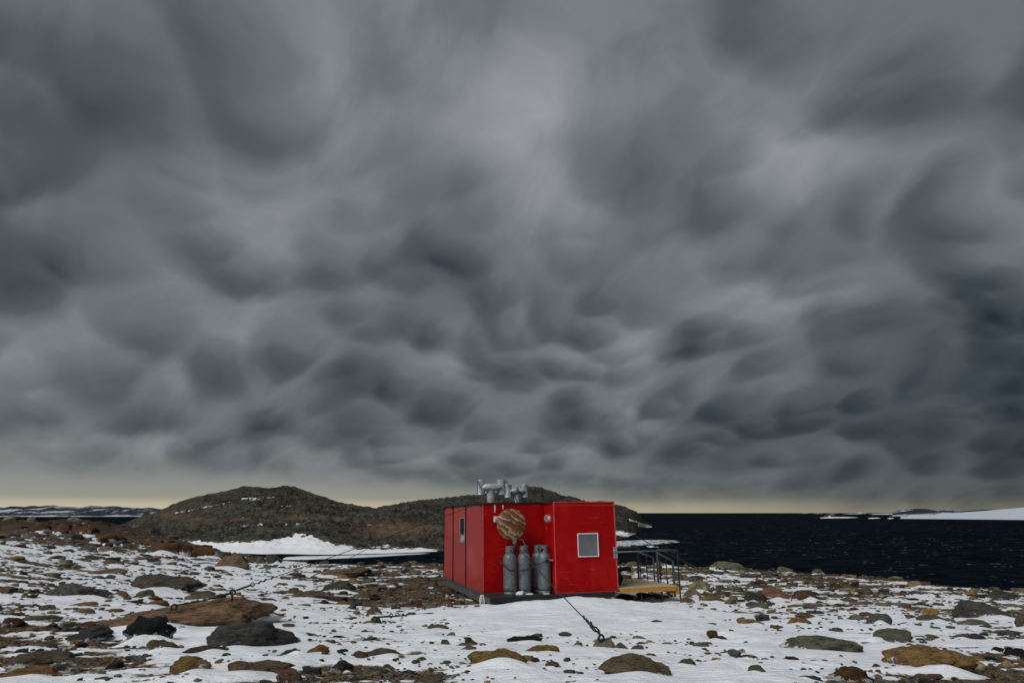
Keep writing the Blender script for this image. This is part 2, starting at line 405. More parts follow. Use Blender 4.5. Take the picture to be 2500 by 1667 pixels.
def red_mat(name='red_paint', fade_sheen=.08, rough=.34):
    m, b = mat(name); co = coord()
    big = tnoise(co, .8, 3); vert = tnoise(scaled(co, (7, 7, .6)), 1.0, 4, .6); fine = tnoise(co, 30, 4, .7)
    c = ramp(big*.82+vert*.18, [(.32, (.28, .0015, .002)), (.55, (.37, .002, .0025)), (.72, (.41, .006, .006))])
    fade_sheen_mask = (vert*.35+big*.65).step(.52, .72)
    c = mixc(fade_sheen_mask*fade_sheen+(fade_sheen*.5 if fade_sheen > .2 else 0.0), c, (.42, .085, .075))  # slight fading on plain red; strong pink paints in the left wall's reflection
    sp = tnoise(scaled(co, (1, 1, 1.6)), 46, 2, .5).step(.68, .72)*tnoise(co, 1.7, 2).step(.44, .62)
    c = mixc(sp*.65, c, (.62, .42, .38))
    scr = tnoise(scaled(co, (1.2, 1.2, 26), (.0, .35, .1)), 1.6, 3, .6).step(.63, .69)*tnoise(co, 1.1, 2).step(.44, .62)
    c = mixc(scr*.40, c, (.60, .30, .27))
    drip = tnoise(scaled(co, (9, 9, .35)), 2.0, 4, .6).step(.58, .74)*tnoise(co, .7, 2).step(.42, .62)
    c = mixc(drip*.35, c, (.13, .020, .014))
    dirt = tnoise(co, 5, 5, .7).step(.52, .8)
    c = mixc(dirt*.28, c, (.10, .012, .012))
    setb(b, Base_Color=c, Roughness=fine*.2+vert*.25+rough, Normal=bump(big*.8+fine*.2, .10, .03))
    b.inputs['Specular IOR Level'].default_value = .10 if fade_sheen < .3 else .5
    return m
RED = red_mat(); SHEENRED = red_mat('sheen_red_paint', .55, .18)  # second one, for the left wall: bright horizon's reflection painted in as paler pink
REDEDGE = simple('worn_red_edge', (.50, .07, .06), .5, 0, .35, 8)
BLACK = simple('black_rubber', (.012, .012, .013), .7, 0, .4, 20)
STEEL = simple('dark_steel', (.030, .031, .034), .5, .3, .35, 12)
RAILM = simple('grey_steel', (.11, .115, .122), .45, .4, .3, 10)
ALU = simple('white_frame', (.72, .70, .67), .45, 0, .12, 10, .05)
ZINC = simple('zinc_plate', (.33, .36, .38), .45, .5, .3, 14)
TIMBERDARK = simple('weathered_timber', (.075, .070, .065), .85, 0, .35, 9, .4)
WHITE = simple('white_tag', (.62, .60, .57), .5, 0, .15, 10)
def galv(name, col, spots):
    m, b = mat(name); co = coord(); v = sep(tvor(co, 34, out='Color'))[0]; n = tnoise(co, 5, 4, .6); f2 = tnoise(scaled(co, (1, 1, .5)), 22, 4, .75)
    c = ramp(v*.25+n*.4+f2*.35, [(.3, tuple(x*.55 for x in col)), (.5, col), (.72, tuple(min(.8, x*1.45) for x in col))])
    sp = f2.step(.60, .68)*n.step(.42, .62)
    c = mixc(sp*spots, c, (.52, .54, .54))
    low = tnoise(co, 9, 3).step(.66, .8); c = mixc(low*.35, c, (.09, .075, .06))
    setb(b, Base_Color=c, Roughness=.45+0*v if False else n*.3+.35, Metallic=.35, Normal=bump(f2, .15, .01)); return m
GALV = galv('galvanised_worn', (.125, .150, .160), .85); GREYPAINT = galv('grey_paint', (.135, .160, .172), .10); DUCT = galv('galvanised_duct', (.42, .46, .48), .25)
def glass_mat():
    m, b = mat('window_glass'); co = coord(); n = tnoise(co, 4, 3)
    setb(b, Base_Color=ramp(n, [(.3, (.105, .120, .125)), (.7, (.135, .150, .155))]), Roughness=.16, Normal=bump(tnoise(co, 1.5, 2), .05, .02)); b.inputs['Specular IOR Level'].default_value = .5
    b.inputs['Coat Weight'].default_value = .6; b.inputs['Coat Roughness'].default_value = .05
    return m
GLASS = glass_mat()
def dark_glass():
    m, b = mat('dark_window_glass'); co = coord(); n = tnoise(co, 3, 2)
    setb(b, Base_Color=ramp(n, [(.3, (.008, .009, .010)), (.7, (.014, .015, .017))]), Roughness=.03); return m
DGLASS = dark_glass()
def ply_mat():
    m, b = mat('plywood_face'); co = coord()
    st = scaled(co, (1, 1, 1), (0, 0, math.radians(55)))
    sx, sy, sz = sep(st); d = tnoise(scaled(st, (.8, 1.5, 1)), 2.1, 3, .5, .5); d2 = tnoise(st, 7.0, 3, .55)
    band = ((sy+(d-.5)*.55+(d2-.5)*.10)*40.0).op('SINE')*.5+.5
    band2 = ((sy+(d-.5)*.55+(d2-.5)*.2)*120.0).op('SINE')*.5+.5
    fine = tnoise(scaled(st, (3, 40, 3)), 4, 3)
    f = band.pw(1.5)*.42+band2*.22+(fine-.5)*.7+(d-.5)*1.6+(d2-.5)*.5+.05
    c = ramp(f, [(.14, (.075, .026, .008)), (.34, (.150, .058, .018)), (.48, (.30, .165, .075)), (.68, (.50, .36, .24))])
    c = mixc(tnoise(co, 2.2, 2).step(.40, .62)*.45, c, (.17, .062, .016))
    setb(b, Base_Color=c, Roughness=.65, Normal=bump(f, .1, .004)); return m
PLY = ply_mat()
def plank_mat():
    m, b = mat('yellow_timber'); co = coord(); g = tnoise(scaled(co, (.5, 12, 12)), 3, 4, .6); n = tnoise(co, 2.2, 3)
    c = ramp(g*.6+n*.4, [(.3, (.34, .24, .12)), (.55, (.46, .36, .21)), (.75, (.56, .46, .30))])
    setb(b, Base_Color=c, Roughness=.6, Normal=bump(g, .2, .006)); return m
PLANK = plank_mat()
ENDBOARD = simple('orange_yellow_board', (.46, .22, .030), .5, 0, .25, 7)
ORANGE = simple('orange_strap', (.42, .09, .02), .6, 0, .2, 15)
BAGM = simple('black_nylon', (.010, .010, .011), .75, 0, .5, 14, .5)

# ================================================================ the terrace (ground and snow)
SEA_Z = -10.0
# known ground points: picture x, picture y, height relative to the eye
GP = [(-600,1667,-1.75),(0,1667,-1.68),(600,1667,-1.64),(1250,1667,-1.64),(1900,1667,-1.68),(2500,1667,-1.74),(3100,1667,-1.8),
      (0,1560,-1.80),(500,1560,-1.86),(1250,1560,-1.95),(1900,1560,-1.95),(2500,1560,-2.0),
      (0,1480,-1.75),(420,1486,-2.05),(700,1480,-2.25),(1000,1490,-2.35),(1650,1490,-2.40),(2100,1490,-2.3),(2500,1500,-2.3),
      (1200,1452,-2.62),(1500,1450,-2.62),(1090,1415,-2.66),(0,1400,-1.55),(250,1400,-1.9),(560,1400,-2.35),(850,1420,-2.6),
      (1700,1440,-2.62),(2000,1440,-2.6),(2300,1450,-2.7),(0,1330,-1.15),(150,1335,-1.45),(300,1340,-1.85),
      (60,1272,-.58),(180,1276,-.66),(240,1292,-1.05),(320,1312,-1.45),(400,1332,-1.85),(520,1352,-2.3),(660,1362,-2.5),(770,1378,-2.62),(1085,1376,-2.64),(1520,1378,-2.65),
      (1700,1386,-2.7),(1900,1396,-2.75),(2100,1408,-2.8),(2300,1428,-2.9),(2500,1447,-2.9),(2900,1490,-2.9),(-500,1290,-.8)]
gp = np.array([at_z(x, y, EYE+z) for x, y, z in GP])
extra = np.array([[0,1.,EYE-1.6],[-14,-12,EYE-1.7],[14,-12,EYE-1.9],[0,-30,EYE-1.6],[-60,0,EYE-1.2],[50,0,EYE-2.5],[-8,3,EYE-1.6],[8,3,EYE-1.65]])
gp = np.vstack([gp, extra])
def tps_fit(P, z, lam=.6):
    n = len(P); r = np.linalg.norm(P[:, None]-P[None], axis=2); K = np.where(r > 0, r*r*np.log(r+1e-9), 0)+lam*np.eye(n)
    A = np.zeros((n+3, n+3)); A[:n, :n] = K; A[:n, n] = 1; A[:n, n+1:] = P; A[n, :n] = 1; A[n+1:, :n] = P.T
    return np.linalg.solve(A, np.concatenate([z, [0,0,0]]))
_tw = tps_fit(gp[:, :2], gp[:, 2])
_el = np.array([(-900,1300,60),(-300,1290,62),(0,1268,60),(60,1268,58),(180,1272,58),(240,1290,57),(320,1310,54),(400,1330,50),(520,1352,46),(660,1362,43),(770,1378,38.7),(1085,1376,38.1),
       (1520,1378,38.2),(1700,1386,37.4),(1900,1396,36.7),(2100,1408,36.0),(2300,1428,34.7),(2500,1447,33.1),(3000,1480,30)], float)
_eaz = np.array([math.atan2(*ray(x, y)[:2]) for x, y, d in _el]); _ed = _el[:, 2]
def edge_d(x, y):
    a = np.arctan2(x, y); return np.interp(a, np.concatenate([[-3.2], _eaz, [3.2]]), np.concatenate([[70], _ed, [70]]))
def base_z(x, y):
    x = np.asarray(x, float); y = np.asarray(y, float); z = _tw[-3]+_tw[-2]*x+_tw[-1]*y
    for (px_, py_), w in zip(gp[:, :2], _tw[:len(gp)]):
        r2 = (x-px_)**2+(y-py_)**2; z = z+w*.5*r2*np.log(r2+1e-9)
    D = np.hypot(x, y); e = D-edge_d(x, y)-.8*pn2(x*.3, y*.3)
    far = np.clip(D-75, 0, None)
    z = np.clip(z, -.8, 3.2)
    drop = np.where(e > 0, .10*e**2/(1+.12*e), 0)
    return np.maximum(z-drop, SEA_Z-3)
def ground_hit(px, py, lift=0.0):               # walk along the line of sight down to the terrace
    r = ray(px, py); h = math.hypot(r[0], r[1]); D = np.linspace(4, 64, 1500)
    x = D*r[0]/h; y = D*r[1]/h; zr = EYE+D*r[2]/h; dz = zr-(base_z(x, y)+lift)
    k = np.argmax(dz < 0) if (dz < 0).any() else len(D)-1
    return np.array([x[k], y[k], zr[k]])

# how thickly the snow lies: picture x, y, amount
SB = [(1250,1520,1.60),(1450,1500,1.70),(1650,1560,1.30),(1300,1600,1.00),(1000,1560,0.75),(1050,1620,0.70),(1750,1640,1.30),(2050,1610,1.10),(1900,1540,0.90),(2300,1660,-0.05),(2450,1640,-0.25),(2450,1560,0.60),
      (2200,1480,0.17),(2000,1450,0.07),(1750,1440,0.22),(2300,1440,0.17),(1800,1395,-0.08),(2100,1420,-0.13),(2400,1480,0.67),(1650,1400,0.12),(1150,1485,0.30),
      (1000,1450,-1.00),(900,1470,-0.45),(1060,1420,-0.55),(800,1410,-0.10),(950,1400,-0.10),(700,1430,1.22),(660,1400,1.02),(750,1500,1.25),(600,1560,1.30),(850,1560,0.30),(780,1650,-0.10),(900,1660,-0.05),(700,1620,1.20),
      (450,1640,0.60),(330,1610,-0.15),(150,1580,0.23),(60,1640,0.08),(40,1540,0.03),(60,1480,0.33),(200,1480,0.63),(430,1540,1.10),(560,1500,1.10),(150,1440,0.13),(350,1420,0.28),(500,1420,0.63),(100,1390,0.18),(300,1380,0.38),
      (60,1350,0.53),(250,1355,0.58),(400,1360,0.33),(100,1320,-0.10),(250,1320,-0.05),(100,1285,-1.10),(200,1285,-0.90),(10,1285,-1.00),(400,1335,-0.35),(600,1385,0.38),(1600,1470,0.47),(2150,1640,0.75),(560,1650,1.25)]
_sp = np.array([ground_hit(x, y)[:2] for x, y, s in SB]); _sv = np.array([s for *_, s in SB]); _sw = tps_fit(_sp, _sv, .25)
def snow_bias(x, y):
    """inverse-distance mix of the known amounts, in (bearing, log distance) so that far and near spots weigh alike"""
    a = np.arctan2(x, y); l = np.log(np.hypot(x, y)+.1); num = 0; den = 0
    for (px_, py_), v in zip(_sp, _sv):
        pa = math.atan2(px_, py_); pl = math.log(math.hypot(px_, py_)+.1)
        w = 1/((a-pa)**2+((l-pl)*.8)**2+.0012)**1.6; num = num+w*v; den = den+w
    return num/den
# ---- boulders one can point at: picture x0, x1, top y, foot y, colour, label
COL = dict(red=(.205,.112,.068), dark=(.075,.073,.062), grey=(.118,.115,.10), brown=(.155,.116,.072), ochre=(.27,.165,.058), rust=(.105,.054,.025), tan=(.265,.216,.14),
           olive=(.155,.137,.088), black=(.024,.023,.021), pale=(.24,.225,.20))
HERO = [
(274,693,1463,1540,'red','long reddish brown boulder carrying the black eye bolts of a guy wire'),
(467,725,1508,1590,'dark','big dark grey boulder leaning on the long reddish brown boulder'),
(287,491,1404,1446,'dark','wide dark grey boulder with a snow drift on its face, above the long reddish boulder'),
(95,256,1426,1461,'grey','wide grey boulder near the photo\'s left edge, snow drift along its foot'),
(211,336,1383,1409,'brown','ribbed brown boulder above the wide dark grey boulder'),
(298,420,1500,1572,'black','jagged black forked rock in front of the long reddish brown boulder'),
(413,433,1531,1553,'dark','small upright grey stone beside the jagged black forked rock'),
(187,271,1526,1556,'dark','dark pointed dome rock left of the jagged black forked rock'),
(0,167,1592,1632,'brown','long brown rock by the lower left corner, right end hooked down'),
(6,125,1630,1660,'ochre','rounded yellow brown rock at the lower left corner of the ground'),
(421,522,1599,1645,'ochre','smooth egg shaped brown boulder below the big dark grey boulder'),
(536,710,1612,1652,'brown','broad pale brown slab boulder right of the egg shaped brown boulder'),
(452,558,1572,1601,'rust','orange brown lumpy rock under the foot of the big dark grey boulder'),
(336,435,1559,1591,'brown','brown wedge rock under the jagged black forked rock'),
(158,268,1542,1568,'dark','dark thin slab with snow on top below the dark pointed dome'),
(54,144,1502,1518,'olive','flat olive rock near the photo\'s left edge'),
(0,54,1508,1531,'rust','dark red rock cut by the photo\'s left edge'),
(170,226,1486,1503,'tan','yellowish rounded rock on the snow left of the long reddish boulder'),
(226,300,1489,1497,'brown','low flat brown rock touching the yellowish rounded rock'),
(345,408,1466,1484,'red','reddish brown rock just behind the long reddish boulder\'s left end'),
(161,243,1468,1486,'ochre','ochre brown rock with a snow bank in front, below the wide grey boulder'),
(330,380,1440,1462,'olive','arched tan stone half buried in the drift of the wide dark boulder'),
(272,312,1443,1460,'ochre','small ochre stone at the left foot of the wide dark boulder'),
(455,525,1450,1466,'olive','olive stone just behind the eye bolt of the long reddish boulder'),
(450,520,1444,1456,'brown','flat brown stone below the turnbuckle of the leftmost guy wire'),
(521,628,1351,1393,'brown','large round brown boulder standing alone on the snow in the left middle'),
(375,467,1324,1358,'rust','long rust brown rock on the left snow bank before the hill'),
(457,536,1329,1360,'rust','broken rust brown rock between the long rust rock and the round boulder'),
(234,281,1329,1350,'tan','tan block shaped rock below the left mound'),
(190,235,1333,1349,'grey','grey angular rock touching the tan block rock'),
(10,39,1256,1274,'tan','tan boulder standing on the skyline of the mound, leftmost of three'),
(61,86,1260,1274,'tan','tan boulder standing on the mound skyline, middle of three'),
(165,199,1260,1275,'pale','pale grey boulder standing on the mound skyline, rightmost of three'),
(9,43,1299,1313,'grey','grey round rock at the mound\'s foot by the photo\'s left edge'),
(57,101,1295,1313,'olive','olive grey rock at the foot of the mound'),
(80,128,1274,1302,'rust','dark rust rock face on the mound, left of the snow gully'),
(128,176,1276,1308,'rust','dark rust rock face on the mound, beside the snow gully'),
(184,238,1278,1306,'rust','dark rust rock face on the mound\'s right end'),
(224,300,1302,1326,'rust','mossy dark brown rock to the right of the mound'),
(109,155,1355,1367,'brown','low brown rock on the snow under the grey angular rock'),
(170,222,1361,1371,'dark','low dark slab on the snow in the left middle'),
(250,305,1365,1380,'brown','flat brown block with a square dark end in the left middle'),
(326,366,1358,1370,'tan','small tan rock on the snow below the long rust rock'),
(360,393,1361,1376,'dark','dark little rock with a snow notch, next to a small tan rock'),
(646,685,1353,1380,'dark','dark grey broken rock right of the large round brown boulder'),
(622,648,1358,1378,'brown','brown block between the large round boulder and the dark broken rock'),
(765,910,1388,1407,'brown','long flat brown rock where two wires come down left of the hut'),
(842,880,1411,1427,'ochre','orange ochre rock behind the dark split rock left of the hut'),
(785,865,1420,1446,'dark','dark split rock with snow in front, left of the hut'),
(716,805,1439,1462,'brown','brown ribbed rock below the dark split rock'),
(691,749,1438,1451,'red','reddish flat rock at the left end of the brown ribbed rock'),
(889,932,1480,1508,'olive','pointed olive rock standing in the rubble left of the hut'),
(1081,1114,1429,1456,'rust','dark rust boulder against the left skid of the hut'),
(941,972,1417,1431,'red','reddish rock in the rubble left of the hut'),
(1046,1078,1420,1434,'brown','brown round rock beside the far end of the hut skid'),
(1072,1108,1464,1484,'red','reddish rock below the left skid of the hut'),
(860,910,1446,1462,'olive','olive brown slab in the rubble patch, right of the dark split rock'),
(1048,1082,1432,1448,'grey','grey rock in the rubble by the left skid'),
(746,810,1574,1599,'ochre','rounded yellow brown stone in the snow right of the big dark boulder'),
(682,737,1584,1605,'dark','dark speckled stone in the snow below the big dark boulder\'s right end'),
(850,985,1588,1610,'olive','long flat brown slab lying in the snow centre left'),
(808,865,1612,1638,'dark','dark brown dome stone above the bottom gravel patch'),
(677,747,1630,1667,'red','reddish brown peaked stone near the bottom edge of the photo'),
(1005,1097,1652,1672,'olive','flat tan rock cut by the bottom edge of the photo'),
(924,963,1621,1635,'brown','small brown stone at the right end of the bottom gravel patch'),
(737,793,1628,1647,'dark','dark flat stone right of the reddish peaked stone'),
(779,825,1561,1576,'olive','curved olive stone beside the rounded yellow brown stone'),
(820,838,1565,1582,'red','small upright reddish stone beside the rounded yellow brown stone'),
(886,942,1516,1528,'tan','flat tan stone holding the hooked guy wire anchor'),
(1030,1094,1524,1540,'olive','olive double stone alone in the smooth snow before the hut'),
(1088,1115,1543,1558,'tan','small pale peaked stone in the snow below the olive double stone'),
(1125,1166,1573,1594,'ochre','ochre heart shaped stone left of the big ochre boulder'),
(1145,1308,1579,1634,'ochre','big bright ochre boulder at the bottom centre'),
(1276,1380,1570,1600,'ochre','ochre brown arched rock behind the big bright ochre boulder'),
(1236,1328,1550,1573,'black','black jagged low rock above the ochre boulders'),
(1430,1504,1560,1591,'tan','tan grey stone carrying the eye bolt of the front guy wire'),
(1500,1537,1570,1592,'olive','olive pointed stone to the right of the eye bolt stone'),
(1539,1575,1576,1595,'brown','dark brown tilted stone third in the row right of the eye bolt stone'),
(1468,1672,1600,1665,'brown','large rough dark brown boulder with frost at its foot, bottom centre right'),
(1649,1711,1608,1633,'olive','smooth olive stone behind the large rough dark brown boulder'),
(1329,1376,1616,1637,'brown','small brown dome stone right of the big ochre boulder'),
(1395,1416,1569,1582,'rust','tiny rust brown stone left of the eye bolt stone'),
(1705,1748,1569,1580,'ochre','flat ochre stone in the smooth snow on the right'),
(1756,1806,1590,1602,'ochre','flat tan ochre sliver of stone right of the smooth olive stone'),
(1683,1733,1413,1441,'tan','tan round boulder with snow in its hollow, right of the deck'),
(1663,1719,1436,1459,'tan','angular tan rock in front of the tan round boulder by the deck'),
(1705,1771,1457,1471,'ochre','low ochre rock to the right of the deck\'s corner post'),
(1657,1697,1459,1474,'brown','brown flat rock at the foot of the deck\'s corner post'),
(1854,1948,1432,1465,'red','reddish grey boulder on the right, cap of darker stone on top'),
(1926,1992,1441,1468,'rust','dark rust block against the reddish grey boulder on the right'),
(1809,1872,1445,1478,'dark','dark striped broken rock at the right guy wire anchor'),
(1818,1886,1472,1490,'olive','flat grey olive slab in front of the striped rock at the right anchor'),
(2315,2469,1463,1512,'dark','huge dark veined boulder on the right'),
(2472,2560,1497,1538,'brown','dark brown boulder cut by the photo\'s right edge'),
(2113,2225,1531,1571,'olive','triangular olive brown rock on the right'),
(1903,2120,1558,1598,'olive','long flat olive slab rock with a broken left end'),
(2170,2378,1571,1640,'ochre','largest golden brown boulder at the lower right'),
(2024,2127,1631,1663,'rust','orange rust boulder at the bottom right'),
(1814,1881,1625,1652,'olive','arched thin olive rock over a snow pocket, lower right'),
(2118,2189,1499,1533,'grey','grey broken arch rock above the triangular olive rock'),
(2245,2315,1503,1520,'grey','low grey oval rock left of the huge dark veined boulder'),
(2333,2385,1548,1564,'brown','brown flat rock below the huge dark veined boulder'),
(1798,1870,1510,1527,'ochre','smooth ochre lens shaped rock alone on the snow, right middle'),
(1925,1990,1512,1527,'ochre','ochre brown rock right of the smooth lens shaped rock'),
(1945,1999,1497,1511,'brown','small ochre brown lens rock uphill of the ochre brown rock'),
(2405,2474,1443,1467,'dark','dark rough rock near the right edge of the terrace'),
(1733,1823,1371,1393,'olive','wide olive grey boulder on the skyline of the terrace before the sea'),
(1896,1935,1380,1398,'olive','olive dome boulder with snow cap on the terrace skyline'),
(1985,2012,1388,1401,'grey','pale grey boulder on the terrace skyline, right of the olive dome'),
(2219,2257,1418,1434,'tan','tan boulder on the terrace edge on the right'),
(2342,2412,1511,1531,'olive','flat olive pair of stones under the huge dark veined boulder'),
(2447,2500,1580,1606,'black','black sharp rock at the right edge of the photo'),
(2420,2450,1580,1594,'black','black pebble shaped rock left of the black sharp rock'),
(1528,1570,1371,1384,'brown','brown boulder seen through the deck railing before the sea'),
(1584,1640,1371,1383,'olive','olive boulder seen behind the stair handrails'),
(1545,1572,1383,1398,'olive','small olive boulder seen between the railing posts'),
(1805,1850,1600,1612,'brown','thin brown stone showing through snow right of the smooth olive stone'),
(1940,2005,1651,1662,'dark','thin dark slab in the snow near the bottom edge on the right'),
(1502,1548,1450,1464,'black','black rock in the gap under the deck next to the hut'),
(1550,1606,1446,1466,'black','dark jagged rock among the legs under the deck'),
(1738,1775,1553,1565,'rust','little rust stone in the smooth snow right of centre'),
]
random.seed(11); nrng = np.random.RandomState(5)
_ico = {}
def ico(n):
    if n in _ico: return _ico[n]
    import bmesh
    bm = bmesh.new(); bmesh.ops.create_icosphere(bm, subdivisions=n, radius=1)
    V = np.array([v.co[:] for v in bm.verts]); Fa = np.array([[v.index for v in f.verts] for f in bm.faces]); bm.free(); _ico[n] = (V, Fa); return _ico[n]
def rock_shape(n, seed, rough=.12, planes=9, sharp=9.0, lens=0.0):
    V, Fa = ico(n); r = np.random.RandomState(seed)
    N = r.randn(planes, 3); N /= np.linalg.norm(N, axis=1)[:, None]; N = np.vstack([N, [[0,0,1],[0,0,-1]]]); d = r.uniform(.62, 1.0, len(N))
    s = np.clip(V@N.T/d, 1e-4, None); rad = 1/((s**sharp).sum(1))**(1/sharp)
    P = V*np.clip(rad, .5, 1.25)[:, None]
    o = r.uniform(0, 60, 3)
    if n >= 2:
        disp = pn3(P*1.6+o)*rough*1.2+pn3(P*3.7+o)*rough*.6
        if n >= 3: disp = disp-np.abs(pn3(P*2.4+o+9))*rough*.8-np.clip(.12-np.abs(pn3(P*np.array([1.5,1.5,4])+o+31)), 0, 1)*rough*(2.2 if sharp > 5 else .7)+pn3(P*9+o)*rough*.28
        if n >= 4: disp += pn3(P*21+o)*rough*.13
        P = P*(1+disp)[:, None]
    P = P/np.abs(P).max(0)
    if lens: P[:, 2] *= 1-lens*np.clip(P[:, 0]**2+P[:, 1]**2, 0, 1)**1.5; P /= np.abs(P).max(0)
    return P, Fa
heroes = []                                     # centre x, y, half width, half depth, height above snow
BUMPS = []
def hero_place(x0, x1, yt, yb):
    cx = (x0+x1)/2; c = ground_hit(cx, yb-1.0, .03); D = math.hypot(c[0], c[1]); sc_ = (c[1]*cP+(c[2]-EYE)*sP)/F_PX
    hw = (x1-x0)/2*sc_; hd = hw*random.uniform(.55, .75)
    u = np.array([c[0], c[1]])/D; ctr = c[:2]+u*hd*.85
    zt = at_d(cx, yt, D+hd*.55)[2]; zb = float(base_z(*ctr))
    h = max(zt-zb, .10*hw, .045)
    return ctr, hw, hd, h, zb, math.atan2(-c[0], c[1])
for i, (x0, x1, yt, yb, ck, lab) in enumerate(HERO):
    ctr, hw, hd, h, zb, yaw = hero_place(x0, x1, yt, yb); heroes.append((ctr, hw, hd, h, zb, yaw, x1-x0))
HC = np.array([(*h[0], h[1], h[2], h[3]) for h in heroes])

def snow_rel(x, y, fine=True):
    """snow surface height above the bare base surface (negative where the snow has gone)"""
    b = snow_bias(x, y); D = np.hypot(x, y)
    c8, s8 = math.cos(-.16), math.sin(-.16); xr = x*c8-y*s8; yr = x*s8+y*c8
    st = fbm2(xr*.32+3, yr*1.05+8, 4, .55); st2 = fbm2(xr*.95, yr*2.6, 3, .55)
    s = .075*b+.075*st+.040*st2
    deep = np.clip(b, 0, 1.6)
    if fine: s = s+.014*fbm2(xr*3.0, yr*8.0, 3, .6)*(1-.55*deep/1.6)
    s = s+.05*deep*fbm2(xr*.35+11, yr*.6+4, 3, .5)+.022*deep*np.abs(fbm2(xr*.5+2, yr*1.7, 3, .5))
    # long drift banked up before the hut
    s = s+.24*np.exp(-(((x-1.55)/2.3)**2+((y-16.0)/1.15)**2))+.10*np.exp(-(((x-.2)/2.0)**2+((y-14.6)/1.8)**2))
    return s
def hero_snow(x, y, s):
    """snow settles evenly round each boulder and piles against the near side"""
    for k, (hx, hy, hw, hd, h) in enumerate(HC):
        R = hw*1.6+.25; m = (np.abs(x-hx) < R*1.5) & (np.abs(y-hy) < R*1.5)
        if not m.any(): continue
        xx, yy, ss = x[m], y[m], s[m]
        r2 = ((xx-hx)/(hw*1.25+.10))**2+((yy-hy)/(hd*1.4+.15))**2; w = np.exp(-r2**2*.7)
        ss = ss*(1-w)+w*np.clip(ss, -.01, .05)
        r = np.random.RandomState(k+90); D = math.hypot(hx, hy); ux, uy = hx/D, hy/D
        for _ in range(2):
            o = r.uniform(-.7, .7)*hw; bx = hx+uy*o-ux*hd*1.02; by = hy-ux*o-uy*hd*1.02; wd = hw*r.uniform(.35, .75)
            ss = ss+h*r.uniform(.08, .26)*np.exp(-(((xx-bx)/wd)**2+((yy-by)/(hd*.8))**2))
        s[m] = ss
    return s
def ground_rel(x, y):
    return .026*fbm2(x*1.3, y*1.3, 4, .6)+.016*fbm2(x*6, y*6, 2)+.045*fbm2(x*.8+y*.2, y*3.8, 4, .65)
def polar_grid(azs, Ds): A, D = np.meshgrid(azs, Ds, indexing='ij'); return D*np.sin(A), D*np.cos(A)
def az_list(n): 
    lim = math.radians(43); return np.concatenate([np.linspace(-lim, lim, n), np.linspace(lim, 2*math.pi-lim, 70)[1:-1]])
def d_list(n):
    t = np.linspace(0, 1, n); near = 6.2/(1-t*(1-6.2/66.0)); return np.concatenate([[.3, 1.2, 2.2, 3.2, 4.2, 5.2], near])
gx, gy = polar_grid(az_list(820), np.concatenate([d_list(330), [70, 76, 84, 95, 110]]))
gz0 = base_z(gx, gy); gz = gz0+ground_rel(gx, gy)
mound = np.exp(-(((gx+33)/16)**2+((gy-51)/9)**2)); gz = gz+mound*(.45*fbm2(gx*.35, gy*.35, 4)+.12)
me = grid_mesh('ground', np.dstack([gx, gy, gz]), True); attr(me, 'rust', np.clip(mound*1.6, 0, 1))
tag(link('ground', me, GRAVEL), kind='structure')
sx, sy = polar_grid(az_list(1180), d_list(400))
srel = hero_snow(sx, sy, snow_rel(sx, sy)); D_ = np.hypot(sx, sy)
srel = srel-sstep(D_-edge_d(sx, sy), -.5, 4)*.35-.25*np.exp(-(((sx+33)/13)**2+((sy-51)/5)**2))
sme = grid_mesh('snow_cover', np.dstack([sx, sy, base_z(sx, sy)+srel]), True)
attr(sme, 'thick', srel-ground_rel(sx, sy))
tag(link('snow_cover', sme, SNOW), kind='structure')
def surf_rel(x, y): return np.maximum(snow_rel(x, y), ground_rel(x, y))

# ---- the boulders
def place_rock(name, me, ctr, hw, hd, h, zb, yaw, col, embed=.18):
    o = link(name, me, ROCK); hz = h/(2-embed*2)*1.0
    cz = h*(.5-embed)                           # centre above the snow level, so that the foot is buried
    hz = h-cz
    o.location = (ctr[0], ctr[1], zb+cz); o.scale = (hw*(1.06+.10*embed), hd*(1.06+.1*embed), hz*1.02); o.rotation_euler = (random.uniform(-.05, .05), random.uniform(-.06, .06), yaw+random.uniform(-.12, .12))
    o.color = (*[c*random.uniform(.9, 1.1) for c in col], 1); return o
GROUPNAME = 'boulders lying in the snow'
for i, ((ctr, hw, hd, h, zb, yaw, wpx), row) in enumerate(zip(heroes, HERO)):
    n = 5 if wpx > 150 else 4 if wpx > 70 else 3
    smooth_kind = row[4] in ('brown', 'ochre', 'tan', 'red')
    jag = row[4] in ('black', 'dark') and wpx < 130
    P, Fa = rock_shape(n, 300+i, .19 if not jag else .28, 9 if smooth_kind else 13, 4.2 if smooth_kind else 8.0 if not jag else 12.0, .0 if jag else .38)
    o = place_rock('boulder', np_mesh('boulder', P, Fa), ctr, hw, hd, h, zb+.01, yaw, COL[row[4]], .20 if jag else .32)
    tag(o, row[5], 'boulder', GROUPNAME)
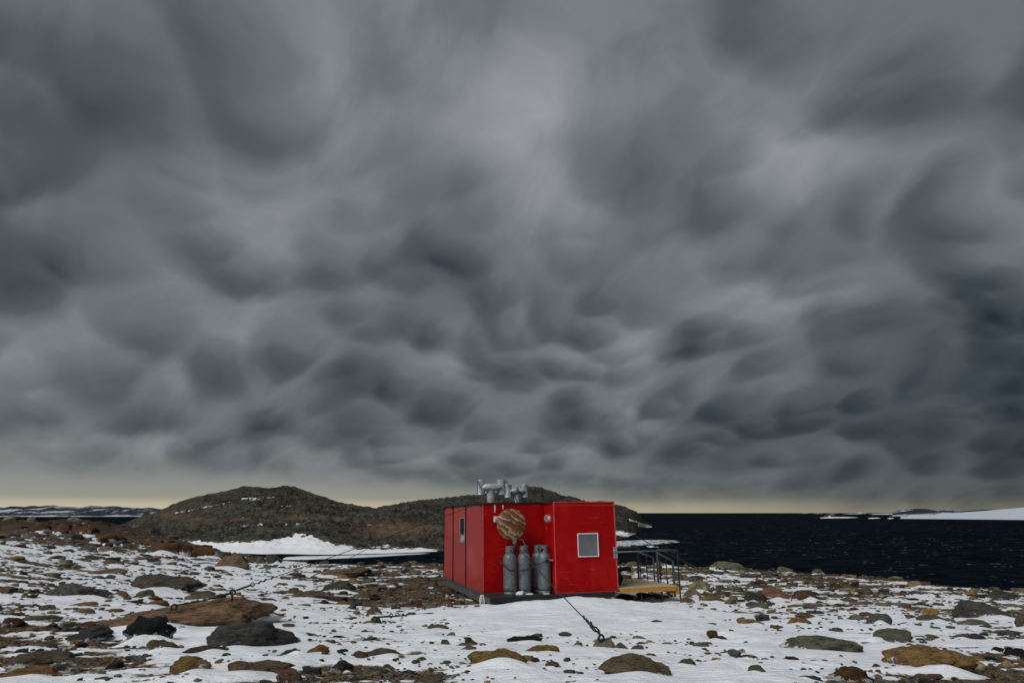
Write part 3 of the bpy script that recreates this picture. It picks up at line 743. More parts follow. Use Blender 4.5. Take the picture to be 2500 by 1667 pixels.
# ---- smaller rocks, each still a thing of its own
VAR = [np_mesh('rock', *rock_shape(3, 900+k, .22, 8, 4.5, .35)) for k in range(18)]
REG = [(0,300,1270,1330,'on the mound at the far left'),(0,300,1330,1400,'on the snowfield below the left mound'),(300,640,1330,1400,'between the left mound and the round boulder'),
       (640,1080,1360,1420,'on the terrace rim left of the hut'),(0,300,1400,1500,'around the wide grey boulder on the left'),(300,720,1400,1465,'uphill of the long reddish boulder'),
       (720,1090,1420,1500,'in the rubble beside the hut\'s left skid'),(0,300,1500,1600,'left of the jagged black forked rock'),(0,450,1600,1667,'in the lower left corner'),
       (450,700,1590,1667,'around the egg shaped boulder at the bottom'),(700,1000,1500,1600,'in the snow right of the big dark grey boulder'),(700,1000,1600,1667,'in the gravel patch at the bottom'),
       (1000,1430,1500,1667,'in the smooth snow before the hut'),(1430,1800,1500,1667,'around the eye bolt stone in front of the hut'),(1520,1800,1385,1500,'beside the deck'),
       (1800,2150,1390,1500,'around the reddish boulder right of the deck'),(2150,2500,1410,1500,'near the huge veined boulder'),(1800,2150,1500,1667,'around the long olive slab'),(2150,2500,1500,1580,'below the huge veined boulder'),(2150,2500,1580,1667,'around the largest golden boulder')]
CW = ['brown','olive','ochre','grey','dark','olive','tan','rust','black','brown']
word = dict(red='reddish', dark='dark grey', grey='grey', brown='brown', ochre='ochre', rust='rust red', tan='tan', olive='olive', black='black', pale='pale')
QUOTA = [10,18,16,16,14,12,18,12,11,5,9,10,5,5,12,18,16,8,10,11]
taken = [(float(h[0][0]), float(h[0][1]), h[1]) for h in heroes]; made = 0; recs = []
for (x0, x1, y0, y1, where), quota in zip(REG, QUOTA):
    k = 0; tries = 0
    while k < quota and tries < 400:
        tries += 1; px_ = random.uniform(x0, x1); py_ = random.uniform(y0, y1); wpx = min(14+random.expovariate(1/9.0), 46)
        if 1060 < px_ < 1660 and py_ < 1500: continue
        c = ground_hit(px_, py_, .02); D = math.hypot(c[0], c[1])
        if D > edge_d(c[0], c[1])+.5: continue
        hw = wpx/2*(c[1]*cP+(c[2]-EYE)*sP)/F_PX; hd = hw*random.uniform(.6, .95)
        if any((c[0]-a)**2+(c[1]-b)**2 < (r*.9+hw)**2 for a, b, r in taken): continue
        s = float(surf_rel(np.array([c[0]]), np.array([c[1]]))[0])
        if s > .13 and random.random() < .75: continue
        taken.append((c[0], c[1], hw)); k += 1
        ck = random.choice(CW); h = hw*random.uniform(.22, .62); zb = float(base_z(c[0], c[1]))+s
        o = place_rock('rock', VAR[made % len(VAR)], c[:2], hw, hd, h, zb-.02, random.uniform(0, 6.28), COL[ck], .36); made += 1
        recs.append((o, ck, h/hw, where, px_, py_, wpx))
from collections import defaultdict
byk = defaultdict(list)
for r in recs: byk[(r[1], r[3])].append(r)
ORDW = ['leftmost', 'second from left', 'third from left', 'fourth from left', 'fifth from left', 'sixth from left', 'seventh from left', 'eighth from left']
for (ck, where), L in byk.items():
    L.sort(key=lambda r: r[4])
    for j, r in enumerate(L):
        which = '' if len(L) == 1 else ('rightmost' if j == len(L)-1 else ORDW[min(j, 7)])+' '
        tag(r[0], f'{which}{word[ck]} little rock {where}' if len(L) > 1 else f'only {word[ck]} little rock {where}', 'rock', f'little {word[ck]} rocks {where}')
# ---- everything smaller: rubble nobody could count
def rubble(count, dmin, dmax, lev):
    V0, F0 = ico(lev); nv = len(V0); shapes = [rock_shape(lev, 70+k, .22, 7, 7.0)[0] for k in range(24)]
    u = nrng.rand(count*7); A = np.radians(nrng.uniform(-43, 43, count*7)); D = np.exp(np.log(dmin)+u*(np.log(dmax)-np.log(dmin)))
    x, y = D*np.sin(A), D*np.cos(A); b = snow_bias(x, y); s = snow_rel(x, y, False); g = ground_rel(x, y)
    clump = fbm2(x*.6+40, y*.9, 3); prob = np.clip(np.where(D > 13.5, .42, .34)-s*3.2, .001, 1)*np.clip(.55+clump*1.3, .05, 1.4)
    size = .019*(1-nrng.rand(len(x)))**(-.42); size = np.where(D > 13.5, size*1.25, size)*(.55+D*.045); size = np.clip(size, .02, np.where(D > 13.5, .06+.0085*D, .12))
    ok = (nrng.rand(len(x)) < prob) & (D < edge_d(x, y)+1.5)
    hx = (x > -1.4) & (x < 4.5) & (y > 19.0) & (y < 27.5); ok &= ~hx
    idx = np.nonzero(ok)[0][:count]; x, y, s, g, size = x[idx], y[idx], s[idx], g[idx], size[idx]; n = len(idx)
    zb = base_z(x, y); surf = np.where(nrng.rand(n) < .55, np.maximum(s, g), g)
    z = zb+surf+size*.08
    yaw = nrng.normal(0, .7, n); fl = nrng.uniform(.22, .58, n); asp = nrng.uniform(.45, 1.0, n)
    keys = ['brown','olive','ochre','grey','dark','olive','tan','rust','black','brown','grey','dark']; pal = np.array([COL[k] for k in keys])
    tint = pal[nrng.randint(0, len(pal), n)]*nrng.uniform(.55, 1.05, (n, 1))
    sh = np.array(shapes)[nrng.randint(0, 24, n)]                    # n, nv, 3
    X_ = sh[:, :, 0]*size[:, None]; Y_ = sh[:, :, 1]*(size*asp)[:, None]; Z_ = sh[:, :, 2]*(size*fl)[:, None]
    c, s_ = np.cos(yaw)[:, None], np.sin(yaw)[:, None]
    P = np.stack([X_*c-Y_*s_+x[:, None], X_*s_+Y_*c+y[:, None], Z_+z[:, None]], -1).reshape(-1, 3)
    Fa = (F0[None]+(np.arange(n)*nv)[:, None, None]).reshape(-1, 3)
    me = np_mesh('rubble', P, Fa, False); attr_col(me, 'tint', np.repeat(tint, nv, 0)); return me
tag(link('rubble', rubble(5200, 6.8, 13.5, 2), RUBBLE), 'loose pebbles and cobbles strewn through the near snow', 'rubble', kind='stuff')
tag(link('rubble', rubble(14500, 13.5, 58, 1), RUBBLE), 'loose pebbles and cobbles strewn over the farther terrace', 'rubble', kind='stuff')

# ================================================================ sea, hill, far shores
R = 60000.0; ang = np.linspace(0, 2*math.pi, 97)[:-1]
rr = np.array([20., 60, 150, 400, 1000, 3000, 9000, 25000, R])
sea = MB(); v = [(r*math.cos(a), r*math.sin(a), SEA_Z) for r in rr for a in ang]; n = len(ang)
sea.add(v, [(i*n+k, (i+1)*n+k, (i+1)*n+(k+1) % n, i*n+(k+1) % n) for i in range(len(rr)-1) for k in range(n)])
tag(sea.build('sea', SEA), kind='structure')
H_ = EYE-SEA_Z
def shore_D(x, y):
    r = ray(x, y); return -H_*math.hypot(r[0], r[1])/r[2] if r[2] < -1e-4 else 1e5
# picture x, skyline y, waterline y, ridge distance
HL = np.array([(225,1301,1301.5,520),(262,1293,1300,520),(300,1279,1306,500),(350,1259,1312,480),(396,1242,1332,465),(431,1227,1338,455),(480,1212,1343,445),(536,1198,1347,435),(595,1185,1350,430),(630,1186,1351,428),(655,1190.5,1352,425),(702,1188,1351,420),(740,1195,1352,415),(765,1204,1353,410),
   (829,1222,1353,405),(880,1233,1352,400),(919,1239,1351,400),(960,1231,1350,410),(1010,1219,1348,425),(1060,1216,1346,440),(1148,1204,1342,455),(1222,1198,1338,470),(1270,1191,1336,480),(1290,1187.5,1335,482),(1305,1187,1334,485),(1325,1190,1333,490),(1372,1209,1331,500),(1408,1214,1329,510),(1430,1224,1327,520),(1480,1226,1322,540),(1501,1232,1317,555),(1530,1240,1310,580),(1553,1249,1301,610),(1563,1258,1295,625),(1575,1273,1288,640),(1588,1281,1284,660),(1592,1284.5,1285,670)])
nh, mh = 820, 250
xs = np.linspace(225, 1592, nh); ysil = np.interp(xs, HL[:,0], HL[:,1]); ysh = np.interp(xs, HL[:,0], HL[:,2]); Dr = np.interp(xs, HL[:,0], HL[:,3])
kk = np.exp(-np.linspace(-2, 2, 9)**2); kk /= kk.sum(); Dr = np.convolve(np.pad(Dr, 4, 'edge'), kk, 'valid')
hazs = np.array([math.atan2(*ray(x, y)[:2]) for x, y in zip(xs, ysil)])
Ds = np.array([shore_D(x, y) for x, y in zip(xs, ysh)]); Ds = np.minimum(Ds, Dr*.985)
zr = np.array([at_d(x, y, d)[2] for x, y, d in zip(xs, ysil, Dr)])
tt = np.concatenate([[-.06, -.02], np.linspace(0, 1, 190), 1+np.linspace(.02, 1.0, mh-192)])
T, _ = np.meshgrid(tt, xs, indexing='xy'); Dg = np.where(T <= 1, Ds[:, None]+(Dr-Ds)[:, None]*T, Dr[:, None]+(T-1)*190)
hr = (zr-SEA_Z)[:, None]; t1 = np.clip(T, 0, 1)
prof = np.where(T < 0, T*12/np.maximum(hr, 1), np.where(T <= 1, .80*t1+.20*np.sin(t1*math.pi/2)**2, 1-sstep(T, 1.0, 2.1)*1.1))
hxg = Dg*np.sin(hazs)[:, None]; hyg = Dg*np.cos(hazs)[:, None]
nz = 3.0*fbm2(hxg*.018, hyg*.018, 4, .5)+4.2*np.abs(fbm2(hxg*.05+hyg*.02, hyg*.09, 4, .6))-1.5+1.0*fbm2(hxg*.22, hyg*.22, 3, .6)
env = np.clip(t1*4, 0, 1)*np.where(T <= 1, 1-.62*sstep(T, .75, 1.0), .5)*np.clip(hr/14, .12, 1)
hz = SEA_Z+prof*hr+nz*env
hP = np.dstack([hxg, hyg, hz]); pxg, pyg = to_px(hP)
ysn = np.interp(pxg, [380,430,500,560,600,640,690,720,740,770,800,850,900,960,1000,1060,1100], [1328,1321,1322,1326,1324,1318,1311,1305,1306,1312,1322,1331,1335,1338,1341,1344,1356])
wob = 8*fbm2(hxg*.05, hyg*.05, 3)+6*fbm2(hxg*.3, hyg*.3, 2)
def streak(xa, ya, xb, yb, w):                   # a snow filled gully on the slope
    t = np.clip(((pxg-xa)*(xb-xa)+(pyg-ya)*(yb-ya))/((xb-xa)**2+(yb-ya)**2), 0, 1)
    d = np.hypot(pxg-xa-t*(xb-xa), (pyg-ya-t*(yb-ya)))
    return np.exp(-(d/w)**2)
snowv = np.clip(.5+(pyg-ysn+wob)*.10, 0, 1)*(pxg > 395)*(pxg < 1095)
snowv = np.maximum(snowv, .55*streak(428,1252,560,1226,2.6)); snowv = np.maximum(snowv, .62*streak(590,1217,675,1213,1.9)); snowv = np.maximum(snowv, .6*streak(610,1220,640,1218,2))
snowv = np.maximum(snowv, .55*streak(670,1234,712,1235,3)); snowv = np.maximum(snowv, .5*streak(880,1281,945,1281,2.5)); snowv = np.maximum(snowv, .5*streak(560,1289,640,1278,4))
snowv = np.maximum(snowv, .95*streak(1505,1300,1560,1309,7)*(pyg > 1292+(pxg-1505)*.16)); snowv = np.maximum(snowv, .8*streak(1537,1268,1600,1289,2.6)); snowv = np.maximum(snowv, .9*streak(1560,1283,1592,1287,3))
fleck = fbm2(hxg*.20, hyg*.20, 3, .6)*.5+fbm2(hxg*.02+5, hyg*.02, 2)*.35
snowv = np.maximum(snowv, np.clip(fleck-.12, 0, .42)*sstep(fbm2(hxg*.012, hyg*.012+9, 2), -.1, .35))
rustv = np.clip(1.3*np.exp(-(((pxg-970)/75)**2+((pyg-1292)/15)**2))+1.0*np.exp(-(((pxg-735)/60)**2+((pyg-1264)/5)**2))+.5*np.exp(-(((pxg-420)/60)**2+((pyg-1262)/14)**2))+.5*np.exp(-(((pxg-560)/70)**2+((pyg-1267)/5)**2)), 0, 1)
me = grid_mesh('hill', hP[:, ::1]); attr(me, 'snow', snowv); attr(me, 'rust', rustv)
tag(link('hill', me, HILL), kind='structure')

def ice_slab(pts, thick, name, mat_, label=None, cat=None, group=None, kind=None, rag=.25, seed=0, lift=0.0):
    """pts: outline on the water as picture points; becomes a rough edged slab of real thickness"""
    P = np.array([at_z(x, y, SEA_Z)[:2] for x, y in pts]); r = np.random.RandomState(seed+3); L = []
    for i in range(len(P)):
        a, b = P[i], P[(i+1) % len(P)]; m = max(2, int(np.linalg.norm(b-a)/6)); m = min(m, 14)
        for k in range(m):
            p = a+(b-a)*k/m; w = np.linalg.norm(b-a)*.05*rag*2; L.append(p+r.randn(2)*w*.5)
    L = np.array(L); n = len(L); c = L.mean(0); mb = MB()
    rings = [(1.0, -.5), (1.0, thick*.6), (.94, thick*.95), (.7, thick*1.15), (.35, thick*1.25)]
    v = []
    for f, z in rings:
        for p in L: q = c+(p-c)*f; v.append((q[0], q[1], SEA_Z+z+lift+(r.randn()*thick*.12 if z > 0 else 0)))
    v.append((c[0], c[1], SEA_Z+thick*1.3)); m = len(rings)
    f = [(i*n+k, i*n+(k+1) % n, (i+1)*n+(k+1) % n, (i+1)*n+k) for i in range(m-1) for k in range(n)]+[((m-1)*n+k, (m-1)*n+(k+1) % n, m*n) for k in range(n)]
    mb.add(v, f, True); o = mb.build(name, mat_); tag(o, label, cat, group, kind); return o
ice_slab([(690,1365),(740,1366),(820,1363),(900,1360),(1000,1354),(1050,1351),(1020,1352),(940,1355),(860,1357),(760,1359),(700,1361)], .25, 'shore_ice', ICE, 'long thin strip of white shore ice before the dark channel left of the hut', 'ice', seed=1)
ice_slab([(1480,1333),(1520,1334),(1560,1331),(1610,1328),(1645,1325),(1662,1323.5),(1650,1320),(1610,1318.5),(1560,1319.5),(1520,1321),(1480,1324)], .35, 'snowy_spit', SPIT, 'white snowy rock spit reaching into the sea behind the deck railing', 'spit', seed=2, rag=.7)
def berg(x0, x1, yw, h, mat_, name, label, group=None, seed=0, peaks=2):
    a = at_z(x0, yw, SEA_Z); b = at_z(x1, yw, SEA_Z); ctr = (a+b)/2; w = np.linalg.norm(b-a)/2
    P, Fa = rock_shape(3, 500+seed, .45, 8, 6.0); Q = P.copy(); Q[:, 2] *= (.55+.45*np.abs(pn3(P*1.5+seed)))
    o = link(name, np_mesh(name, Q, Fa), mat_); o.location = (*ctr[:2], SEA_Z+h*.12); o.scale = (w*1.05, w*.7, h); o.rotation_euler = (0, 0, math.atan2(b[1]-a[1], b[0]-a[0]))
    tag(o, label, 'iceberg' if name == 'iceberg' else 'islet', group); return o
berg(1576, 1608, 1335.5, 1.05, BLUEICE, 'iceberg', 'small turquoise blue ice chunk floating behind the deck railing', seed=1)
berg(1954, 1976, 1253.0, 9.0, ICE, 'iceberg', 'small pale iceberg on the horizon, left of the dark islet', seed=2)
berg(2093, 2114, 1253.0, 22.0, BLUEICE, 'iceberg', 'pointed pale blue iceberg on the horizon right of the dark islet', seed=3)
isl = berg(2013, 2041, 1262.6, 14.0, ROCK, 'rock_islet', 'dark rocky islet standing on a white ice floe far out', seed=4); isl.color = (.05, .04, .035, 1)
FL = [(2002,2094,1262.0,1264.6,'long white ice floe under the dark islet'),(1988,2006,1253.2,1253.8,'tiny ice floe on the horizon left of the dark islet'),(2027,2044,1253.2,1254.0,'small ice floe on the horizon behind the dark islet'),
      (2064,2106,1253.6,1254.7,'flat ice floe on the horizon under the pointed iceberg'),(2121,2149,1264.2,1265.8,'small ice floe between the islet floe and the white headland'),(2169,2182,1264.8,1266.6,'small ice lump off the tip of the white headland'),
      (2127,2240,1253.4,1255.6,'long thin ice tongue before the distant brown hills')]
for k, (x0, x1, y0, y1, lab) in enumerate(FL):
    ice_slab([(x0, y1-.2), ((x0*2+x1)/3, y1), (x1*.8+x0*.2, y1-.3), (x1, (y0+y1)/2), (x1*.7+x0*.3, y0), (x0*.7+x1*.3, y0)], 1.2, 'ice_floe', ICE, lab, 'ice floe', 'ice floes far out at sea', seed=20+k, rag=.15)

def far_land(name, rows, Dn, Df, mat_, snow_fn, seed, n=420, m=60, noise=6.0):
    """rows: picture x, skyline y, waterline y"""
    rows = np.array(rows, float); xs = np.linspace(rows[0,0], rows[-1,0], n); ys = np.interp(xs, rows[:,0], rows[:,1]); yw = np.interp(xs, rows[:,0], rows[:,2])
    azs = np.array([math.atan2(*ray(x, y)[:2]) for x, y in zip(xs, ys)]); zt = np.array([at_d(x, y, Df)[2] for x, y in zip(xs, ys)])
    D0 = np.array([min(shore_D(x, y), Df*.97) if Dn is None else Dn for x, y in zip(xs, yw)])
    t = np.concatenate([[-.05], np.linspace(0, 1, m-14), 1+np.linspace(.05, 1, 13)]); T, _ = np.meshgrid(t, xs)
    D = np.where(T <= 1, D0[:, None]+(Df-D0)[:, None]*T, Df+(T-1)*(Df*.35)); h = (zt-SEA_Z)[:, None]
    x = D*np.sin(azs)[:, None]; y = D*np.cos(azs)[:, None]; t1 = np.clip(T, 0, 1)
    nzv = fbm2(x*.006+seed, y*.006, 4, .55)*noise
    pr = np.where(T < 0, -.2, np.where(T <= 1, t1**.9, 1-sstep(T, 1, 2)*1.05)); z = SEA_Z+pr*h+nzv*np.clip(t1*3, 0, 1)*np.where(T <= 1, 1-.5*t1**3, .4)*np.clip(h/20, 0, 1)
    P = np.dstack([x, y, z]); me = grid_mesh(name, P); px_, py_ = to_px(P); attr(me, 'snow', snow_fn(px_, py_, x, y, T)); attr(me, 'rust', np.zeros(P.shape[:2]))
    return tag(link(name, me, mat_), kind='structure')
rn = np.random.RandomState(3); fx = np.arange(-420, 400, 12.0)
fy = 1238+4.5*fbm2(fx*.012, fx*0+2.2, 3)+3.0*fbm2(fx*.045, fx*0+7.7, 3)-3.0*np.exp(-((fx-260)/60)**2)-3*np.exp(-((fx-85)/50)**2); fy = np.where(fx > 330, fy+(fx-330)*.06, fy)
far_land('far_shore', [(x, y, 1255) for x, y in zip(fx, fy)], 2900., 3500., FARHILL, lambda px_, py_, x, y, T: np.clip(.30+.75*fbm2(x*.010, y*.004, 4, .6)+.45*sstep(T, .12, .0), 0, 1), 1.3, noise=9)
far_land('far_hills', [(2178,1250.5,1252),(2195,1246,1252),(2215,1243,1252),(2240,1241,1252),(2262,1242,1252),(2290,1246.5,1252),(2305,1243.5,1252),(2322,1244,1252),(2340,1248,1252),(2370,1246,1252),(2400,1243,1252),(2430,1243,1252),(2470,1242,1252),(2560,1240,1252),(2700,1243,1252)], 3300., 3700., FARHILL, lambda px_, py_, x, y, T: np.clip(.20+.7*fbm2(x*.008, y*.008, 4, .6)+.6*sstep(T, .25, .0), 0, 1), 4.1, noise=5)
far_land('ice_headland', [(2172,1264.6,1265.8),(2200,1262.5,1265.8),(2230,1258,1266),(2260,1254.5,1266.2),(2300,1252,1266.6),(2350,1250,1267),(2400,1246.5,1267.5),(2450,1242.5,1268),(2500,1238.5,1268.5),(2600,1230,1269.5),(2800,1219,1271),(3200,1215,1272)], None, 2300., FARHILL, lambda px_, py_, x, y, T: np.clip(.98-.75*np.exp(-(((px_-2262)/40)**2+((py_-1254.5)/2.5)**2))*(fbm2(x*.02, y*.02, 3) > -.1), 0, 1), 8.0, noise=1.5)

# ================================================================ the red hut
HUT_O = Vector((-.8168, 20.1695, -2.1673+EYE)); HUT_R = Euler((-.0105, -.0131, .2731), 'XYZ'); HM = Matrix.Translation(HUT_O) @ HUT_R.to_matrix().to_4x4()
def hw_(x, y, z): return HM @ Vector((x, y, z))             # a point given in the hut's own axes
HH, LL, WR, RD, WT = 2.4, 6.07, 1.85, .89, 3.71             # height, length, recess width, recess depth, total width
hut = empty('hut', HUT_O, HUT_R); tag(hut, 'red panelled field hut on skids with two galvanised roof ventilators', 'hut')
TH = .07; g = .030
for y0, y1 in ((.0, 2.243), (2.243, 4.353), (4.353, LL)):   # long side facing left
    MB().box(0, TH, y0+g/2+(0.002 if y0 else .071), y1-g/2, 0, HH, .006).build('wall_panel', SHEENRED, hut)
for yy in (2.243, 4.353): MB().box(-.032, -.001, yy-.013, yy+.013, -.04, HH+.02, .004).build('batten', BLACK, hut)
MB().box(.001, WR-.002, 0, TH, 0, HH, .006).build('wall_panel', RED, hut)
MB().box(WR, WR+TH, -RD+TH+.002, TH, 0, HH-.002, .006).build('wall_panel', RED, hut)
MB().box(WR-.001, WT, -RD, -RD+TH, -.02, HH+.03, .006).build('wall_panel', RED, hut)
for y0, y1 in ((-RD+TH, 1.2), (2.15, 4.3), (4.3, LL)): MB().box(WT-TH, WT-.001, y0+g/2, y1-g/2, 0, HH, .006).build('wall_panel', RED, hut)
MB().box(WT-TH, WT-.001, 1.206, 2.144, 1.98, HH, .006).build('wall_panel', RED, hut)
dr = MB().box(WT-TH+.01, WT-.02, 1.22, 2.13, .02, 1.96, .006).build('door', RED, hut)
MB().box(WT-.02, WT+.04, 1.30, 1.34, .95, 1.10, .006).build('handle', ZINC, dr)
MB().box(TH, WT-TH, LL-TH, LL, 0, HH, .006).build('wall_panel', RED, hut)
# seams behind the gaps, folded edge strips, corner angles
MB().box(.02, .05, .1, LL-.1, .02, HH-.02).build('seam_backing', BLACK, hut)
def strip(x0, x1, y0, y1, z0, z1, m=REDEDGE): return MB().box(x0, x1, y0, y1, z0, z1, .002).build('edge_strip', m, hut)
strip(-.006, .030, -.006, -.001, .01, HH); strip(-.006, -.001, -.001, .05, .01, HH, RED)
strip(WR-.008, WR+.022, -RD-.006, -RD-.001, -.02, HH+.03); strip(WT-.03, WT+.006, -RD-.006, -RD-.001, -.02, HH+.03)
strip(WR+.022, WT-.03, -RD-.005, -RD-.001, HH-.075, HH-.066); strip(WR+.022, WT-.03, -RD-.006, -RD-.001, HH+.014, HH+.032)
strip(WR+.022, WT-.03, -RD-.005, -RD-.001, -.018, -.004)
strip(.032, WR-.01, -.005, -.001, HH-.10, HH-.092, RED)
# roof: L-shaped sheet with a black rubber lip
rf = MB(); o_ = .025
out = [(-o_, -o_), (WR-.03, -o_), (WR-.03, -RD+.09), (WT+o_, -RD+.09), (WT+o_, LL+o_), (-o_, LL+o_)]
n = len(out); rf.add([(x, y, HH+.003) for x, y in out]+[(x, y, HH+.034) for x, y in out], [tuple(range(n))[::-1], tuple(range(n, 2*n))]+[(i, (i+1) % n, n+(i+1) % n, n+i) for i in range(n)])
roof = rf.build('roof', BLACK, hut)
for yy in (.05, 2.24, 4.35, 6.0):                            # lashings along the left eave
    kn = MB(); r = random.Random(int(yy*10))
    for k in range(5):
        kn.tube([(-.05+r.uniform(-.03, .05), yy+r.uniform(-.07, .07), HH+r.uniform(-.05, .06)) for _ in range(4)], .016, 6)
    kn.build('lashing', BLACK, roof)
MB().tube([(-.03, LL+.01, HH+.01), (-.035, LL+.012, 1.2), (-.03, LL+.01, .02)], .014, 6).build('corner_strap', BLACK, hut)
MB().tube([(-.03, 0, HH+.045), (-.03, 3, HH+.05), (-.03, LL, HH+.045)], .014, 6).build('eave_rope', BLACK, roof)
MB().tube([(-.01, -.03, HH+.042), (.9, -.03, HH+.047), (WR-.04, -.03, HH+.042)], .012, 6).build('eave_rope', BLACK, roof)
# window in the front
def window(x0, x1, z0, z1, face, axis, fw, glass, frame_mat, depth=.03):
    """axis 'y': window in a wall facing -y at y=face ; axis 'x': wall facing -x at x=face"""
    def bx(mb, a0, a1, d0, d1, c0, c1): return mb.box(a0, a1, face+d0, face+d1, c0, c1, .003) if axis == 'y' else mb.box(face+d0, face+d1, a0, a1, c0, c1, .003)
    w = bx(MB(), x0+fw*.6, x1-fw*.6, -.012, -.004, z0+fw*.6, z1-fw*.6).build('window', glass, hut)
    fr = MB(); bx(fr, x0, x1, -depth, -.002, z1-fw, z1); bx(fr, x0, x1, -depth, -.002, z0, z0+fw); bx(fr, x0, x0+fw, -depth+.001, -.002, z0+fw+.001, z1-fw-.001); bx(fr, x1-fw, x1, -depth+.001, -.002, z0+fw+.001, z1-fw-.001)
    fr.build('frame', frame_mat, w); return w
window(2.532, 3.159, .922, 1.566, -RD, 'y', .028, GLASS, ALU)
window(2.40, 3.17, 1.27, 2.045, 0, 'x', .030, DGLASS, ZINC)
# fittings
lp = MB().lathe([(.02, 0), (.075, .0), (.08, .03), (.065, .06), (.02, .075), (.0, .076)], 14).build('wall_lamp', WHITE, hut); lp.rotation_euler = (0, -math.pi/2, 0); lp.location = (WR-.001, -.57, 1.98)
gd = MB()
for k in range(5): a = k*math.pi/5; gd.ring((0, 0, .05), .115, .008, (math.cos(a), math.sin(a), 0), 14)
gd.build('wire_guard', ZINC, lp)
bxp = MB().box(.33, .49, -.07, -.001, 1.905, 2.065, .008).build('junction_box', WHITE, hut); MB().lathe([(.0, .0), (.05, .0), (.05, .012), (0, .013)], 14).build('knob', ZINC, bxp).matrix_local = Matrix.Translation((.41, -.07, 1.985)) @ Matrix.Rotation(math.pi/2, 4, 'X')
for x, z0 in ((.37, 2.18), (.614, 2.265)):
    t = MB().box(x-.018, x+.018, -.012, -.001, z0, HH-.01, .002).build('white_strap', WHITE, hut); MB().tube([(x, -.016, z0+.04), (x, -.01, z0+.04)], .008, 8).build('bolt', BLACK, t)
for z0, z1 in ((1.02, 1.166), (.86, 1.0)):
    t = MB().box(3.607, 3.728, -RD-.022, -RD-.003, z0, z1, .004).build('latch_plate', ZINC, hut)
    for z in (z0+.035, z1-.035): MB().tube([(3.66, -RD-.03, z), (3.66, -RD-.02, z)], .013, 8).build('bolt', STEEL, t)
for x, y, z in ((.62, -.001, .34), (.1, -.001, .30)): MB().tube([(x, y-.03, z), (x, y, z)], .02, 8).build('lashing_bolt', BLACK, hut)
# base: floor, platform, skids, legs
MB().box(.01, WT-.01, .005, LL-.01, -.06, -.003).build('floor', TIMBERDARK, hut)
for k in range(3): MB().box(.0, WT-.06, -RD-.02+k*.302, -RD+.278+k*.302, -.035, -.023 if k else -.022, .002).build('platform_plank', STEEL, hut)
fb = MB().box(-.02, WT-.14, -RD-.05, -RD-.022, -.165, -.026, .003); fb.box(-.02, WT-.14, -RD-.085, -RD-.05, -.05, -.03, .002); fb.box(-.02, WT-.14, -RD-.085, -RD-.05, -.162, -.145, .002); fb.build('front_beam', STEEL, hut)
for x in (.03, WT-.33): MB().box(x, x+.16, .02, LL, -.30, -.062, .008).build('skid_beam', TIMBERDARK, hut)
MB().box(.03, .16, -RD-.02, .018, -.22, -.062, .006).build('skid_beam', TIMBERDARK, hut)
for x, y in ((.06, -.72), (.10, -.45), (3.42, -.6), (1.8, .3), (.06, 3.), (.06, 5.6), (3.4, 3.), (3.4, 5.6)): MB().box(x, x+.13, y, y+.13, -.62, -.221 if y < 0 and x < 1 else -.301 if y > 0 else -.17, .006).build('support_post', TIMBERDARK, hut)
MB().box(3.47, 3.57, -RD-.03, -RD+.03, -.40, -.166, .004).build('timber_block', WHITE, hut)
rag = MB(); r = random.Random(4)
for k in range(7): x = -.03+r.uniform(-.05, .05); rag.tube([(x, -.02+r.uniform(-.05, .05), -.04), (x+r.uniform(-.05, .05), -.04+r.uniform(-.06, .06), -.2), (x+r.uniform(-.08, .08), -.05, -.36-r.uniform(0, .1))], [.014, .02, .008], 6)
rag.build('frayed_rope', WHITE, hut)
# ventilators on the roof
def ventilator(y, xs_, xl, xr_, zc_, r_s, r_u, z0u, z1u):
    v_ = MB().lathe([(r_s, HH+.03), (r_s, zc_-.01)], 26, (xs_, y, 0)).build('ventilator', DUCT, hut)
    cb = MB().tube([(xl+.02, y-.12, zc_), (xl+.13, y-.06, zc_), (xr_-.13, y-.06, zc_), (xr_-.02, y-.12, zc_)], [.02, r_s*.9, r_s*.9, .02], 22, True); cb.build('cross_pipe', DUCT, v_)
    for xu in (xl, xr_):
        p_ = MB().lathe([(r_u-.012, z0u+.01), (r_u-.012, z1u), (r_u, z1u), (r_u+.006, z1u-.012), (r_u, z1u-.025), (r_u, z0u+.02), (r_u+.005, z0u+.01), (r_u, z0u), (r_u-.012, z0u+.01)], 26, (xu, y+.03, 0)); p_.build('open_pipe', DUCT, v_)
    return v_
v1_ = ventilator(.8, .447, .15, .79, 2.915, .125, .13, 2.69, 3.14)
v2_ = ventilator(2.8, 1.845, 1.555, 2.125, 2.87, .105, .12, 2.66, 3.09)
for a, b in (((.02, .74, 3.13), (-.06, .30, 2.43)), ((.03, .72, 3.10), (.18, .10, 2.43)), ((.92, .74, 3.10), (1.14, .2, 2.43)), ((.90, .84, 3.0), (.80, 1.35, 2.43))): MB().tube([a, b], .011, 8).build('stay', STEEL, v1_)
for a, b in (((1.82, 2.66, 2.98), (1.60, 2.30, 2.43)), ((1.83, 2.66, 2.98), (2.00, 2.30, 2.43))): MB().tube([a, b], .012, 8).build('stay', BLACK, v2_)

